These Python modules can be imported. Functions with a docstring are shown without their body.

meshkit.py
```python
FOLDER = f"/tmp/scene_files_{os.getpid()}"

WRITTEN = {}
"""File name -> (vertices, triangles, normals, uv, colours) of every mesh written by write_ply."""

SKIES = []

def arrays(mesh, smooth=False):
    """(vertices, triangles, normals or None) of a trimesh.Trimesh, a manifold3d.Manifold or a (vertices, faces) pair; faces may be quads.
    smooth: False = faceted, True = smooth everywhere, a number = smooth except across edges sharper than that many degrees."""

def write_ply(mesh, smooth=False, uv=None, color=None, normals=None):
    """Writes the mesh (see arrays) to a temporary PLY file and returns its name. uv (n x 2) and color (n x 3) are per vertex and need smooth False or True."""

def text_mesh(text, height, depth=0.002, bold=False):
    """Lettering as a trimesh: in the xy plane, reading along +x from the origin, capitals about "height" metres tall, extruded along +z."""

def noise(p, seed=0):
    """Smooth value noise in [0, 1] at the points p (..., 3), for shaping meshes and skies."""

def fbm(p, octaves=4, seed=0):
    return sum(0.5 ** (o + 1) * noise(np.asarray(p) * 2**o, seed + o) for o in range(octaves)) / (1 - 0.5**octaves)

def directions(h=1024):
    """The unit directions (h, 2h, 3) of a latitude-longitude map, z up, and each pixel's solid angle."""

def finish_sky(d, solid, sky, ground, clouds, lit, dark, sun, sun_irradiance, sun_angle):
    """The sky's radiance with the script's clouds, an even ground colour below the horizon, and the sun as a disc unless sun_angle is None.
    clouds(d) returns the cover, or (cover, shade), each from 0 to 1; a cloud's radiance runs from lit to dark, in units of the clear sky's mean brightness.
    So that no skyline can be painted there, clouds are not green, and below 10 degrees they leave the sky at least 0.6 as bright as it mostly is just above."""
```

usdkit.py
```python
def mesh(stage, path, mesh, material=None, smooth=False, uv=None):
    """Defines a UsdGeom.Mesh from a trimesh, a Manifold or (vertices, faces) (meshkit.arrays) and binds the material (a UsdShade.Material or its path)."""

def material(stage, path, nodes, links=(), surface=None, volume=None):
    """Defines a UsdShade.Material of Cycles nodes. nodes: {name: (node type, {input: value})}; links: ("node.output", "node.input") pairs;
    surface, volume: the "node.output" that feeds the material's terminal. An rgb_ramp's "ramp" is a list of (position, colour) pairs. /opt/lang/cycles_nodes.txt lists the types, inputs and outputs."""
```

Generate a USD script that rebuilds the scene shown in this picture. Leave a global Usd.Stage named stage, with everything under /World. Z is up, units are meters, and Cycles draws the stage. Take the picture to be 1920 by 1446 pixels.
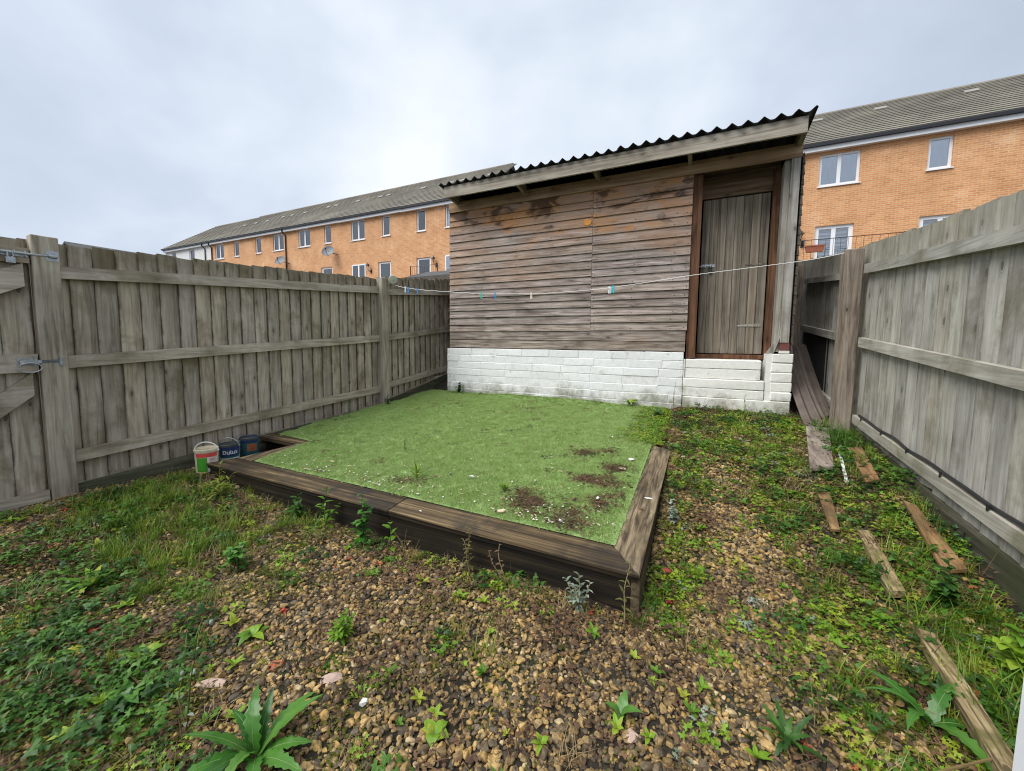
import math, random
import numpy as np, trimesh, usdkit, meshkit
from shapely.geometry import Polygon, box as sbox
from scipy.interpolate import PchipInterpolator
from pxr import Usd, UsdGeom, UsdLux, UsdShade, Gf, Sdf, Vt

random.seed(7)
rng = np.random.default_rng(7)
stage = Usd.Stage.CreateInMemory()
UsdGeom.SetStageUpAxis(stage, UsdGeom.Tokens.z)
UsdGeom.SetStageMetersPerUnit(stage, 1.0)
UsdGeom.Xform.Define(stage, '/World')
UsdGeom.Scope.Define(stage, '/World/Looks')

# ------------------------------------------------------------------ camera
EYE = 1.4
PITCH, ROLL, YAW = 0.0812, 0.0095, 0.4506
cam = UsdGeom.Camera.Define(stage, '/World/camera')
f0 = np.array([-math.sin(YAW), math.cos(YAW), 0.0]); r0 = np.array([math.cos(YAW), math.sin(YAW), 0.0]); u0 = np.array([0, 0, 1.0])
fw = f0 * math.cos(PITCH) - u0 * math.sin(PITCH); up = u0 * math.cos(PITCH) + f0 * math.sin(PITCH)
rt = r0 * math.cos(ROLL) + up * math.sin(ROLL); up = up * math.cos(ROLL) - r0 * math.sin(ROLL)
m = Gf.Matrix4d(*[float(x) for x in (*rt, 0, *up, 0, *(-fw), 0, 0, 0, EYE, 1)])
cam.AddTransformOp().Set(m)
cam.CreateHorizontalApertureAttr(36.0)
cam.CreateVerticalApertureAttr(36.0 * 771 / 1024)
cam.CreateFocalLengthAttr(36.0 * 729.75 / 1920)
cam.CreateHorizontalApertureOffsetAttr(0.0)
cam.CreateVerticalApertureOffsetAttr(-0.454)
cam.CreateClippingRangeAttr(Gf.Vec2f(0.02, 1000))
cam.CreateExposureAttr(1.4)

# ------------------------------------------------------------------ sky and light (overcast)
SUN = np.array([-0.34, -0.46, 0.82]); SUN /= np.linalg.norm(SUN)
BRIGHT = fw + (930 - 960) / 729.75 * rt + (698.8 - 170) / 729.75 * up; BRIGHT /= np.linalg.norm(BRIGHT)
SUN_EL, SUN_ROT = math.asin(SUN[2]), math.atan2(SUN[0], SUN[1])
sky_mat = usdkit.material(stage, '/World/Looks/sky_overcast', {
    'sky': ('sky_texture', {'sky_type': 'single_scattering', 'sun_disc': False, 'sun_elevation': SUN_EL, 'sun_rotation': SUN_ROT, 'aerosol_density': 3.0}),
    'tc': ('texture_coordinate', {}),
    'mp': ('mapping', {'scale': (1.0, 1.0, 1.5), 'location': (0.35, 0.2, 0.0)}),
    'n': ('noise_texture', {'scale': 1.9, 'detail': 6.0, 'roughness': 0.5, 'distortion': 0.15}),
    'r': ('rgb_ramp', {'ramp': [(0.30, (2.55, 2.95, 3.50)), (0.48, (3.1, 3.5, 4.10)), (0.64, (3.9, 4.25, 4.75)), (0.80, (4.8, 5.0, 5.2))]}),
    'dir': ('vector_math', {'math_type': 'normalize'}),
    'dot': ('vector_math', {'math_type': 'dot_product', 'vector2': tuple(float(v) for v in BRIGHT)}),
    'mr': ('map_range', {'range_type': 'smoothstep', 'from_min': 0.80, 'from_max': 1.0, 'to_min': 0.0, 'to_max': 0.11, 'clamp': True}),
    'ad': ('math', {'math_type': 'add'}),
    'mix': ('mix_color', {'fac': 0.93, 'use_clamp': False}),
    'bg': ('background_shader', {'strength': 0.080})},
    [('tc.generated', 'mp.vector'), ('mp.vector', 'n.vector'), ('tc.generated', 'dir.vector1'), ('dir.vector', 'dot.vector1'), ('dot.value', 'mr.value'), ('n.fac', 'ad.value1'), ('mr.result', 'ad.value2'), ('ad.value', 'r.fac'), ('sky.color', 'mix.a'), ('r.color', 'mix.b'), ('mix.result', 'bg.color')],
    surface='bg.background')
dome = UsdLux.DomeLight.Define(stage, '/World/sky')
UsdShade.MaterialBindingAPI.Apply(dome.GetPrim()).Bind(sky_mat)
dome.GetPrim().SetCustomDataByKey('kind', 'structure')
sun = UsdLux.DistantLight.Define(stage, '/World/sun')
sun.CreateNormalizeAttr(True)
sun.CreateIntensityAttr(0.40)
sun.CreateAngleAttr(45.0)
sun.CreateColorAttr(Gf.Vec3f(1.0, 0.985, 0.95))
zax = SUN; xax = np.cross([0, 0, 1.0], zax); xax /= np.linalg.norm(xax); yax = np.cross(zax, xax)
sun.AddTransformOp().Set(Gf.Matrix4d(*[float(v) for v in (*xax, 0, *yax, 0, *zax, 0, 0, 0, 0, 1)]))

# ------------------------------------------------------------------ helpers
COUNT = {}
def uniq(parent, name):
    k = parent + '/' + name
    n = COUNT.get(k, 0); COUNT[k] = n + 1
    return k if n == 0 else f'{k}_{n:03d}'

def meta(prim, label=None, category=None, group=None, kind=None):
    for k, v in (('label', label), ('category', category), ('group', group), ('kind', kind)):
        if v: prim.SetCustomDataByKey(k, v)

class Node:
    """A thing (or part) of the scene at `base`; vertices are given in world metres."""
    def __init__(self, path, base): self.path, self.base = path, np.array(base, float)
    def prim(self): return stage.GetPrimAtPath(self.path)
    def add(self, name, mesh, mat, smooth=False, label=None, kind=None, uv=None):
        path = uniq(self.path, name)
        v, f, _ = meshkit.arrays(mesh)
        usdkit.mesh(stage, path, trimesh.Trimesh(v - self.base, f, process=False), M[mat], smooth=smooth, uv=uv)
        n = Node(path, self.base)
        meta(n.prim(), label, None, None, kind)
        return n
    def holder(self, name):
        path = uniq(self.path, name); UsdGeom.Xform.Define(stage, path)
        return Node(path, self.base)

def thing(name, label, category, base, group=None):
    path = uniq('/World', name)
    x = UsdGeom.Xform.Define(stage, path)
    x.AddTranslateOp().Set(Gf.Vec3d(*[float(b) for b in base]))
    meta(x.GetPrim(), label, category, group)
    return Node(path, base)

def single(name, mesh, mat, label=None, category=None, group=None, kind=None, smooth=False):
    path = uniq('/World', name)
    usdkit.mesh(stage, path, mesh, M[mat], smooth=smooth)
    p = stage.GetPrimAtPath(path); meta(p, label, category, group, kind)
    return Node(path, (0, 0, 0))

HF = np.array([[0, 2, 1], [1, 2, 3], [4, 5, 6], [5, 7, 6], [0, 1, 4], [1, 5, 4], [2, 6, 3], [3, 6, 7], [0, 4, 2], [2, 4, 6], [1, 3, 5], [3, 7, 5]])
def hexa(c):
    """8 corners ordered (a0 b0 c0),(a0 b0 c1),(a0 b1 c0).. -> mesh with outward faces"""
    t = trimesh.Trimesh(np.array(c, float), HF.copy(), process=False)
    if t.volume < 0: t.invert()
    return t
BUV = np.array([(i // 4, i % 2) for i in range(8)], float)
def bx(x0, x1, y0, y1, z0, z1):
    return hexa([(x, y, z) for x in (x0, x1) for y in (y0, y1) for z in (z0, z1)])
def chbox(x0, x1, y0, y1, z0, z1, r=0.006, j=0.0):
    """box with chamfered edges, slightly uneven"""
    pts = []
    for sx, x in ((1, x0), (-1, x1)):
        for sy, y in ((1, y0), (-1, y1)):
            for sz, z in ((1, z0), (-1, z1)):
                e = rng.normal(0, j, 3) if j else np.zeros(3)
                for k in range(3):
                    o = np.array([sx, sy, sz], float) * r; o[k] = 0
                    pts.append(np.array([x, y, z]) + o + e)
    return trimesh.convex.convex_hull(np.array(pts))
def cat(*ms): return trimesh.util.concatenate([m for m in ms])
def moved(mesh, M3=None, t=(0, 0, 0)):
    mm = mesh.copy()
    v = np.array(mm.vertices)
    if M3 is not None: v = v @ np.array(M3).T
    return trimesh.Trimesh(v + np.array(t), mm.faces, process=False)
def rotz(a): c, s = math.cos(a), math.sin(a); return np.array([[c, -s, 0], [s, c, 0], [0, 0, 1.0]])
def rotx(a): c, s = math.cos(a), math.sin(a); return np.array([[1, 0, 0], [0, c, -s], [0, s, c]])
def roty(a): c, s = math.cos(a), math.sin(a); return np.array([[c, 0, s], [0, 1, 0], [-s, 0, c]])
def align(d):
    """rotation taking +z to d"""
    d = np.array(d, float); d /= np.linalg.norm(d)
    a = np.array([1.0, 0, 0]) if abs(d[0]) < .9 else np.array([0, 1.0, 0])
    x = np.cross(a, d); x /= np.linalg.norm(x); y = np.cross(d, x)
    return np.stack([x, y, d], 1)
def tube(pts, r, n=6, closed=False):
    pts = np.array(pts, float); k = len(pts)
    rr = np.broadcast_to(r, k)
    tan = np.gradient(pts, axis=0)
    if closed: tan = np.roll(pts, -1, 0) - np.roll(pts, 1, 0)
    tan /= np.linalg.norm(tan, axis=1, keepdims=True) + 1e-12
    a = np.array([0, 0, 1.0]) if abs(tan[0][2]) < .9 else np.array([1.0, 0, 0])
    V, F = [], []
    x = np.cross(a, tan[0]); x /= np.linalg.norm(x)
    for i in range(k):
        x = x - tan[i] * (x @ tan[i]); x /= np.linalg.norm(x); y = np.cross(tan[i], x)
        for j in range(n):
            t = 2 * math.pi * j / n
            V.append(pts[i] + rr[i] * (math.cos(t) * x + math.sin(t) * y))
    for i in range(k if closed else k - 1):
        i2 = (i + 1) % k
        for j in range(n):
            j2 = (j + 1) % n
            F += [(i * n + j, i * n + j2, i2 * n + j2), (i * n + j, i2 * n + j2, i2 * n + j)]
    if not closed:
        V += [pts[0], pts[-1]]
        for j in range(n):
            F += [(k * n, (j + 1) % n, j), (k * n + 1, (k - 1) * n + j, (k - 1) * n + (j + 1) % n)]
    return trimesh.Trimesh(np.array(V), np.array(F), process=False)
def lathe(prof, n=32):
    """prof: (r, z) points; revolved round z"""
    prof = np.array(prof, float); k = len(prof)
    a = np.linspace(0, 2 * math.pi, n, endpoint=False)
    V = np.array([(r * math.cos(t), r * math.sin(t), z) for t in a for r, z in prof])
    F = []
    for i in range(n):
        i2 = (i + 1) % n
        for j in range(k - 1):
            F += [(i * k + j, i2 * k + j, i2 * k + j + 1), (i * k + j, i2 * k + j + 1, i * k + j + 1)]
    return trimesh.Trimesh(V, np.array(F), process=False)
def grid(V, nu, nv):
    """V (nu*nv,3) -> sheet"""
    i = np.arange(nu - 1)[:, None] * nv + np.arange(nv - 1)[None]
    a, b, c, d = i.ravel(), (i + nv).ravel(), (i + nv + 1).ravel(), (i + 1).ravel()
    return trimesh.Trimesh(V, np.vstack([np.stack([a, b, c], 1), np.stack([a, c, d], 1)]), process=False)
def instancer(name, protos, pos, quat, scale, idx, label=None, category=None, parent='/World', kind='stuff'):
    path = uniq(parent, name)
    pi = UsdGeom.PointInstancer.Define(stage, path)
    rel = pi.CreatePrototypesRel()
    for k, (mesh, mat, sm) in enumerate(protos):
        p = f'{path}/kind_{k:03d}' if k else f'{path}/kind'
        usdkit.mesh(stage, p, mesh, M[mat], smooth=sm)
        rel.AddTarget(p)
    pi.CreatePositionsAttr(Vt.Vec3fArray.FromNumpy(np.asarray(pos, np.float32)))
    q = np.asarray(quat, np.float32)   # (w, x, y, z)
    pi.CreateOrientationsAttr(Vt.QuathArray([Gf.Quath(float(a), float(b), float(c), float(d)) for a, b, c, d in q]))
    s = np.asarray(scale, np.float32)
    if s.ndim == 1: s = np.repeat(s[:, None], 3, 1)
    pi.CreateScalesAttr(Vt.Vec3fArray.FromNumpy(s))
    pi.CreateProtoIndicesAttr(Vt.IntArray.FromNumpy(np.asarray(idx, np.int32)))
    meta(pi.GetPrim(), label, category, None, kind)
    return pi
def quats_z(n, tilt=0.0):
    a = rng.uniform(0, 2 * math.pi, n); t = rng.normal(0, tilt, n) if tilt else np.zeros(n); b = rng.uniform(0, 2 * math.pi, n)
    qz = np.stack([np.cos(a / 2), 0 * a, 0 * a, np.sin(a / 2)], 1)
    qt = np.stack([np.cos(t / 2), np.sin(t / 2) * np.cos(b), np.sin(t / 2) * np.sin(b), 0 * a], 1)
    return qmul(qt, qz)
def qmul(p, q):
    w1, x1, y1, z1 = p.T; w2, x2, y2, z2 = q.T
    return np.stack([w1*w2-x1*x2-y1*y2-z1*z2, w1*x2+x1*w2+y1*z2-z1*y2, w1*y2-x1*z2+y1*w2+z1*x2, w1*z2+x1*y2-y1*x2+z1*w2], 1)
def quats_any(n):
    q = rng.normal(size=(n, 4)); return q / np.linalg.norm(q, axis=1, keepdims=True)

# ------------------------------------------------------------------ materials
M = {}
def mat(name, nodes, links, surface='p.BSDF', volume=None):
    M[name] = usdkit.material(stage, '/World/Looks/' + name, nodes, links, surface=surface, volume=volume)
def lin(r, g, b): return tuple(((c / 255) / 12.92 if c / 255 < .04045 else ((c / 255 + .055) / 1.055) ** 2.4) for c in (r, g, b))

def plain(name, col, rough=0.6, var=0.12, scale=14.0, metal=0.0, bump=0.0, dirt=None, spec=0.5):
    c = np.array(col)
    n = {'g': ('geometry', {}), 'n': ('noise_texture', {'scale': scale, 'detail': 5.0, 'roughness': 0.6}),
         'r': ('rgb_ramp', {'ramp': [(0.3, tuple(c * (1 - var))), (0.7, tuple(np.minimum(c * (1 + var), .95)))]}),
         'p': ('principled_bsdf', {'roughness': rough, 'metallic': metal, 'specular_ior_level': spec})}
    l = [('g.position', 'n.vector'), ('n.fac', 'r.fac')]
    out = 'r.color'
    if dirt is not None:
        n['n2'] = ('noise_texture', {'scale': scale * .23, 'detail': 6.0, 'roughness': 0.65})
        n['r2'] = ('rgb_ramp', {'ramp': [(0.50, (0, 0, 0)), (0.68, (1, 1, 1))]})
        n['m'] = ('mix_color', {'b': dirt})
        l += [('g.position', 'n2.vector'), ('n2.fac', 'r2.fac'), ('r2.color', 'm.fac'), (out, 'm.a')]
        out = 'm.result'
    l.append((out, 'p.base_color'))
    if bump:
        n['b'] = ('bump', {'strength': 0.5, 'distance': bump}); l += [('n.fac', 'b.height'), ('b.normal', 'p.normal')]
    mat(name, n, l)

def wood(name, ramp, axis, stain=None, stain_at=(0.52, 0.68), stain_scale=1.3, tone=0.22, along=1.3, across=26.0, knots=0.8, rough=0.86, bump=0.004, patch=None, edge=None):
    """Sawn timber: grain stretched along `axis`, mottling, knots, stains and one tone per board."""
    sc = [across] * 3; sc['xyz'.index(axis)] = along
    ramp = [(.5 + (p - .5) * .62, c) for p, c in ramp]
    kc = [8.0] * 3; kc['xyz'.index(axis)] = 3.4
    nd = {'g': ('geometry', {}), 'oi': ('object_info', {}),
          'off': ('vector_math', {'math_type': 'multiply_add', 'vector2': (37.0, 53.0, 71.0)}),
          'mp': ('mapping', {'scale': tuple(sc)}),
          'n1': ('noise_texture', {'scale': 1.0, 'detail': 6.0, 'roughness': 0.62, 'distortion': 0.7}),
          'r1': ('rgb_ramp', {'ramp': ramp}),
          'n2': ('noise_texture', {'scale': 2.3, 'detail': 4.0, 'roughness': 0.55}),
          'r2': ('rgb_ramp', {'ramp': [(0.30, (0.74, 0.72, 0.69)), (0.5, (1.0, 1.0, 1.0)), (0.68, (1.16, 1.16, 1.15))]}),
          'm2': ('mix_color', {'blend_type': 'multiply', 'fac': 1.0, 'use_clamp': False}),
          'tr': ('rgb_ramp', {'ramp': [(0.0, (1 - tone, 1 - tone, 1 - tone * 1.05)), (0.3, (1.02, 1.0, .95)), (0.55, (1 - tone * .4, 1 - tone * .4, 1 - tone * .33)), (0.8, (1 + tone * .5, 1 + tone * .45, 1 + tone * .4)), (1.0, (1.0, .95, .88))]}),
          'm3': ('mix_color', {'blend_type': 'multiply', 'fac': 1.0, 'use_clamp': False}),
          'kp': ('mapping', {'scale': tuple(kc)}),
          'kv': ('voronoi_texture', {'scale': 1.0, 'randomness': 1.0, 'feature': 'f1'}),
          'kr': ('rgb_ramp', {'ramp': [(0.0, (knots,) * 3), (0.085, (knots * .95,) * 3), (0.11, (knots * .15,) * 3), (0.145, (knots * .5,) * 3), (0.175, (knots * .1,) * 3), (0.20, (knots * .28,) * 3), (0.25, (0, 0, 0))]}),
          'mk': ('mix_color', {'b': tuple(np.array(ramp[0][1]) * 0.42)}),
          'p': ('principled_bsdf', {'roughness': rough, 'specular_ior_level': 0.3}),
          'b': ('bump', {'strength': 0.6, 'distance': bump})}
    ln = [('oi.random', 'off.vector1'), ('g.position', 'off.vector3'), ('off.vector', 'mp.vector'), ('mp.vector', 'n1.vector'), ('n1.fac', 'r1.fac'),
          ('off.vector', 'n2.vector'), ('n2.fac', 'r2.fac'), ('r1.color', 'm2.a'), ('r2.color', 'm2.b'), ('oi.random', 'tr.fac'), ('m2.result', 'm3.a'), ('tr.color', 'm3.b'),
          ('off.vector', 'kp.vector'), ('kp.vector', 'kv.vector'), ('kv.distance', 'kr.fac'), ('kr.color', 'mk.fac'), ('m3.result', 'mk.a'), ('n1.fac', 'b.height'), ('b.normal', 'p.normal')]
    out = 'mk.result'
    if stain:
        nd['n3'] = ('noise_texture', {'scale': stain_scale, 'detail': 6.0, 'roughness': 0.66, 'distortion': 0.3})
        nd['r3'] = ('rgb_ramp', {'ramp': [(stain_at[0], (0, 0, 0)), (stain_at[1], (0.75,) * 3)]})
        nd['m4'] = ('mix_color', {'b': stain})
        ln += [('off.vector', 'n3.vector'), ('n3.fac', 'r3.fac'), ('r3.color', 'm4.fac'), (out, 'm4.a')]
        out = 'm4.result'
    if edge:    # long edges: stain plus painted seam shade; algae at damp foot and sawn top
        nd.update({'uv': ('texture_coordinate', {}), 'us': ('separate_xyz', {}), 'u1': ('math', {'math_type': 'subtract', 'value2': 0.5}), 'u2': ('math', {'math_type': 'absolute'}),
                   'en': ('noise_texture', {'scale': 5.0, 'detail': 5.0, 'roughness': 0.65}), 'en2': ('math', {'math_type': 'multiply_add', 'value2': 0.34, 'value3': -0.17}), 'ea': ('math', {'math_type': 'add'}),
                   'er': ('rgb_ramp', {'ramp': [(0.40, (0, 0, 0)), (0.47, (0.30,) * 3), (0.515, (0.85,) * 3)]}), 'ex': ('mix_color', {'b': edge}),
                   'v1': ('math', {'math_type': 'subtract', 'value2': 0.42}), 'v2': ('math', {'math_type': 'absolute'}), 'va': ('math', {'math_type': 'add'}),
                   'vr': ('rgb_ramp', {'ramp': [(0.38, (0, 0, 0)), (0.60, (0.5,) * 3)]}), 'vx': ('mix_color', {'b': (edge[0] * 1.7, edge[1] * 1.72, edge[2] * 1.6)})})
        ln += [('uv.UV', 'us.vector'), ('us.x', 'u1.value1'), ('u1.value', 'u2.value1'), ('off.vector', 'en.vector'), ('en.fac', 'en2.value1'), ('u2.value', 'ea.value1'), ('en2.value', 'ea.value2'), ('ea.value', 'er.fac'), ('er.color', 'ex.fac'), (out, 'ex.a'),
               ('us.y', 'v1.value1'), ('v1.value', 'v2.value1'), ('v2.value', 'va.value1'), ('en2.value', 'va.value2'), ('va.value', 'vr.fac'), ('vr.color', 'vx.fac'), ('ex.result', 'vx.a')]
        out = 'vx.result'
    if patch:   # weathering that belongs to the wall as a whole: list of (colour, scale, ramp lo, ramp hi, z from, z to)
        for k, (col, scl, lo, hi, z0, z1, sx) in enumerate(patch):
            nd[f'ps{k}'] = ('mapping', {'scale': (sx, 1.0, 1.0)})
            nd[f'pn{k}'] = ('noise_texture', {'scale': scl, 'detail': 5.0, 'roughness': 0.6, 'distortion': 0.4})
            nd[f'pz{k}'] = ('separate_xyz', {})
            nd[f'pm{k}'] = ('map_range', {'from_min': z0, 'from_max': z1, 'to_min': -0.25, 'to_max': 0.12, 'clamp': True})
            nd[f'pa{k}'] = ('math', {'math_type': 'add'})
            nd[f'pr{k}'] = ('rgb_ramp', {'ramp': [(lo, (0, 0, 0)), (hi, (0.85,) * 3)]})
            nd[f'px{k}'] = ('mix_color', {'b': col})
            ln += [('g.position', f'ps{k}.vector'), (f'ps{k}.vector', f'pn{k}.vector'), ('g.position', f'pz{k}.vector'), (f'pz{k}.z', f'pm{k}.value'), (f'pn{k}.fac', f'pa{k}.value1'), (f'pm{k}.result', f'pa{k}.value2'),
                   (f'pa{k}.value', f'pr{k}.fac'), (f'pr{k}.color', f'px{k}.fac'), (out, f'px{k}.a')]
            out = f'px{k}.result'
    ln.append((out, 'p.base_color'))
    mat(name, nd, ln)

GREY = [(0.18, (0.23, 0.182, 0.132)), (0.45, (0.375, 0.317, 0.250)), (0.62, (0.455, 0.395, 0.322)), (0.85, (0.54, 0.483, 0.41))]
GREYR = [(0.18, (0.225, 0.212, 0.182)), (0.45, (0.335, 0.322, 0.285)), (0.62, (0.395, 0.382, 0.342)), (0.85, (0.47, 0.458, 0.415))]
wood('fence_board', GREY, 'z', stain=(0.15, 0.115, 0.055), stain_at=(.52, .66), stain_scale=1.9, tone=0.26, knots=0.9, along=2.2, across=30, edge=(0.055, 0.045, 0.023))
wood('fence_board_pale', GREYR, 'z', stain=(0.12, 0.105, 0.06), stain_at=(0.54, 0.70), stain_scale=1.7, tone=0.15, along=2.0, across=26, knots=0.85, edge=(0.13, 0.118, 0.085))
wood('fence_rail', [(a, tuple(np.array(c) * 1.06)) for a, c in GREY], 'y', stain=(0.14, 0.125, 0.06), tone=0.12, knots=0.5)
wood('fence_rail_pale', [(a, tuple(np.array(c) * 1.05)) for a, c in GREYR], 'y', stain=(0.14, 0.13, 0.065), stain_at=(.5, .66), tone=0.1, knots=0.4)
wood('fence_post', [(0.22, (0.20, 0.165, 0.122)), (0.5, (0.36, 0.315, 0.248)), (0.8, (0.47, 0.42, 0.345))], 'z', stain=(0.13, 0.10, 0.05), stain_at=(.6, .8), tone=0.08, along=2.0, across=34, knots=0.25)
wood('fence_post_brown', [(0.25, (0.10, 0.078, 0.060)), (0.5, (0.20, 0.163, 0.130)), (0.75, (0.28, 0.238, 0.195))], 'z', tone=0.05, knots=0.9, along=2.0, across=30)
wood('gravel_board', [(0.25, (0.035, 0.032, 0.022)), (0.5, (0.085, 0.078, 0.055)), (0.75, (0.15, 0.14, 0.10))], 'y', stain=(0.055, 0.068, 0.022), stain_at=(.42, .6), tone=0.15, knots=0.3)
wood('weatherboard', [(0.25, (0.13, 0.102, 0.086)), (0.45, (0.245, 0.200, 0.174)), (0.62, (0.335, 0.283, 0.252)), (0.8, (0.43, 0.378, 0.345))], 'x', tone=0.22, along=2.4, across=36, knots=0.85,
     patch=[((0.37, 0.215, 0.125), 1.3, 0.40, 0.66, 1.7, 3.3, 0.35), ((0.42, 0.20, 0.07), 2.9, 0.58, 0.72, 1.7, 3.4, 0.45), ((0.05, 0.03, 0.02), 4.2, 0.60, 0.68, 2.0, 3.4, 0.5)])
wood('frieze_board', [(0.25, (0.20, 0.125, 0.072)), (0.5, (0.33, 0.215, 0.13)), (0.75, (0.41, 0.29, 0.19))], 'x', tone=0.05, along=1.0, across=26, stain=(0.12, 0.08, 0.05), stain_at=(.6, .75))
wood('fascia_board', [(0.25, (0.19, 0.165, 0.135)), (0.5, (0.33, 0.295, 0.25)), (0.75, (0.43, 0.395, 0.345))], 'x', tone=0.05, along=1.0, across=26, stain=(0.12, 0.09, 0.06), stain_at=(.56, .76))
wood('rafter_wood', [(0.25, (0.16, 0.13, 0.09)), (0.75, (0.32, 0.27, 0.20))], 'y', tone=0.05)
wood('door_wood', [(0.25, (0.10, 0.082, 0.064)), (0.5, (0.20, 0.170, 0.135)), (0.75, (0.285, 0.25, 0.205))], 'z', tone=0.2, along=.8, across=24, stain=(0.25, 0.235, 0.185), stain_at=(.6, .8), knots=0.2)
wood('door_frame_wood', [(0.25, (0.055, 0.025, 0.013)), (0.5, (0.115, 0.054, 0.028)), (0.75, (0.18, 0.09, 0.048))], 'z', tone=0.1)
wood('dark_header_wood', [(0.25, (0.08, 0.05, 0.03)), (0.5, (0.16, 0.105, 0.065)), (0.75, (0.23, 0.16, 0.10))], 'x', tone=0.1)
wood('reveal_wood', [(0.25, (0.20, 0.18, 0.15)), (0.5, (0.31, 0.29, 0.255)), (0.75, (0.42, 0.40, 0.36))], 'z', tone=0.06, stain=(0.14, 0.11, 0.09), stain_at=(.52, .7), along=1.0)
wood('dark_side_wood', [(0.25, (0.06, 0.05, 0.042)), (0.75, (0.14, 0.12, 0.10))], 'y', tone=0.1)
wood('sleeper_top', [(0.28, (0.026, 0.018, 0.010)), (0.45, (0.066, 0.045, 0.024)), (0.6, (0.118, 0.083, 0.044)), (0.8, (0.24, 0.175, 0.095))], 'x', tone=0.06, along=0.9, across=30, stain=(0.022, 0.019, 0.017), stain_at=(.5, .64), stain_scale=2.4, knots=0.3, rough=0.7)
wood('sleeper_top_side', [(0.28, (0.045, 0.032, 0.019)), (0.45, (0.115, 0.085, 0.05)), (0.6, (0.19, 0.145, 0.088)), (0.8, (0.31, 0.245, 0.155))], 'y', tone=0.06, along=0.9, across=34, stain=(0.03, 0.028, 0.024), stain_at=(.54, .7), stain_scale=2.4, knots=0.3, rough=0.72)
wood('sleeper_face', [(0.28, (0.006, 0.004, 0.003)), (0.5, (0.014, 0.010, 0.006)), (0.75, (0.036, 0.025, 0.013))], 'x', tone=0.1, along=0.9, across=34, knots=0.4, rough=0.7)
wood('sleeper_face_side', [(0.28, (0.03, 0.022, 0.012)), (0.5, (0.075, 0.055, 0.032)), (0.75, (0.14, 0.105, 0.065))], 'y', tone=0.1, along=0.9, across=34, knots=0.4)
wood('scrap_grey', [(0.25, (0.11, 0.085, 0.068)), (0.5, (0.20, 0.16, 0.13)), (0.75, (0.30, 0.25, 0.21))], 'y', tone=0.05, stain=(0.07, .06, .05))
wood('scrap_orange', [(0.25, (0.095, 0.055, 0.025)), (0.5, (0.20, 0.118, 0.052)), (0.75, (0.30, 0.19, 0.09))], 'y', tone=0.05, stain=(0.06, .045, .02))
wood('scrap_tan', [(0.3, (0.07, 0.05, 0.025)), (0.45, (0.19, 0.138, 0.068)), (0.55, (0.27, 0.20, 0.105)), (0.75, (0.40, 0.32, 0.185))], 'y', tone=0.12, along=3.5, stain=(0.085, .082, .022), stain_at=(.46, .6), stain_scale=7.0, across=60, bump=.008)
plain('filler_orange', (0.62, 0.27, 0.05), 0.8, 0.25, 30)
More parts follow.
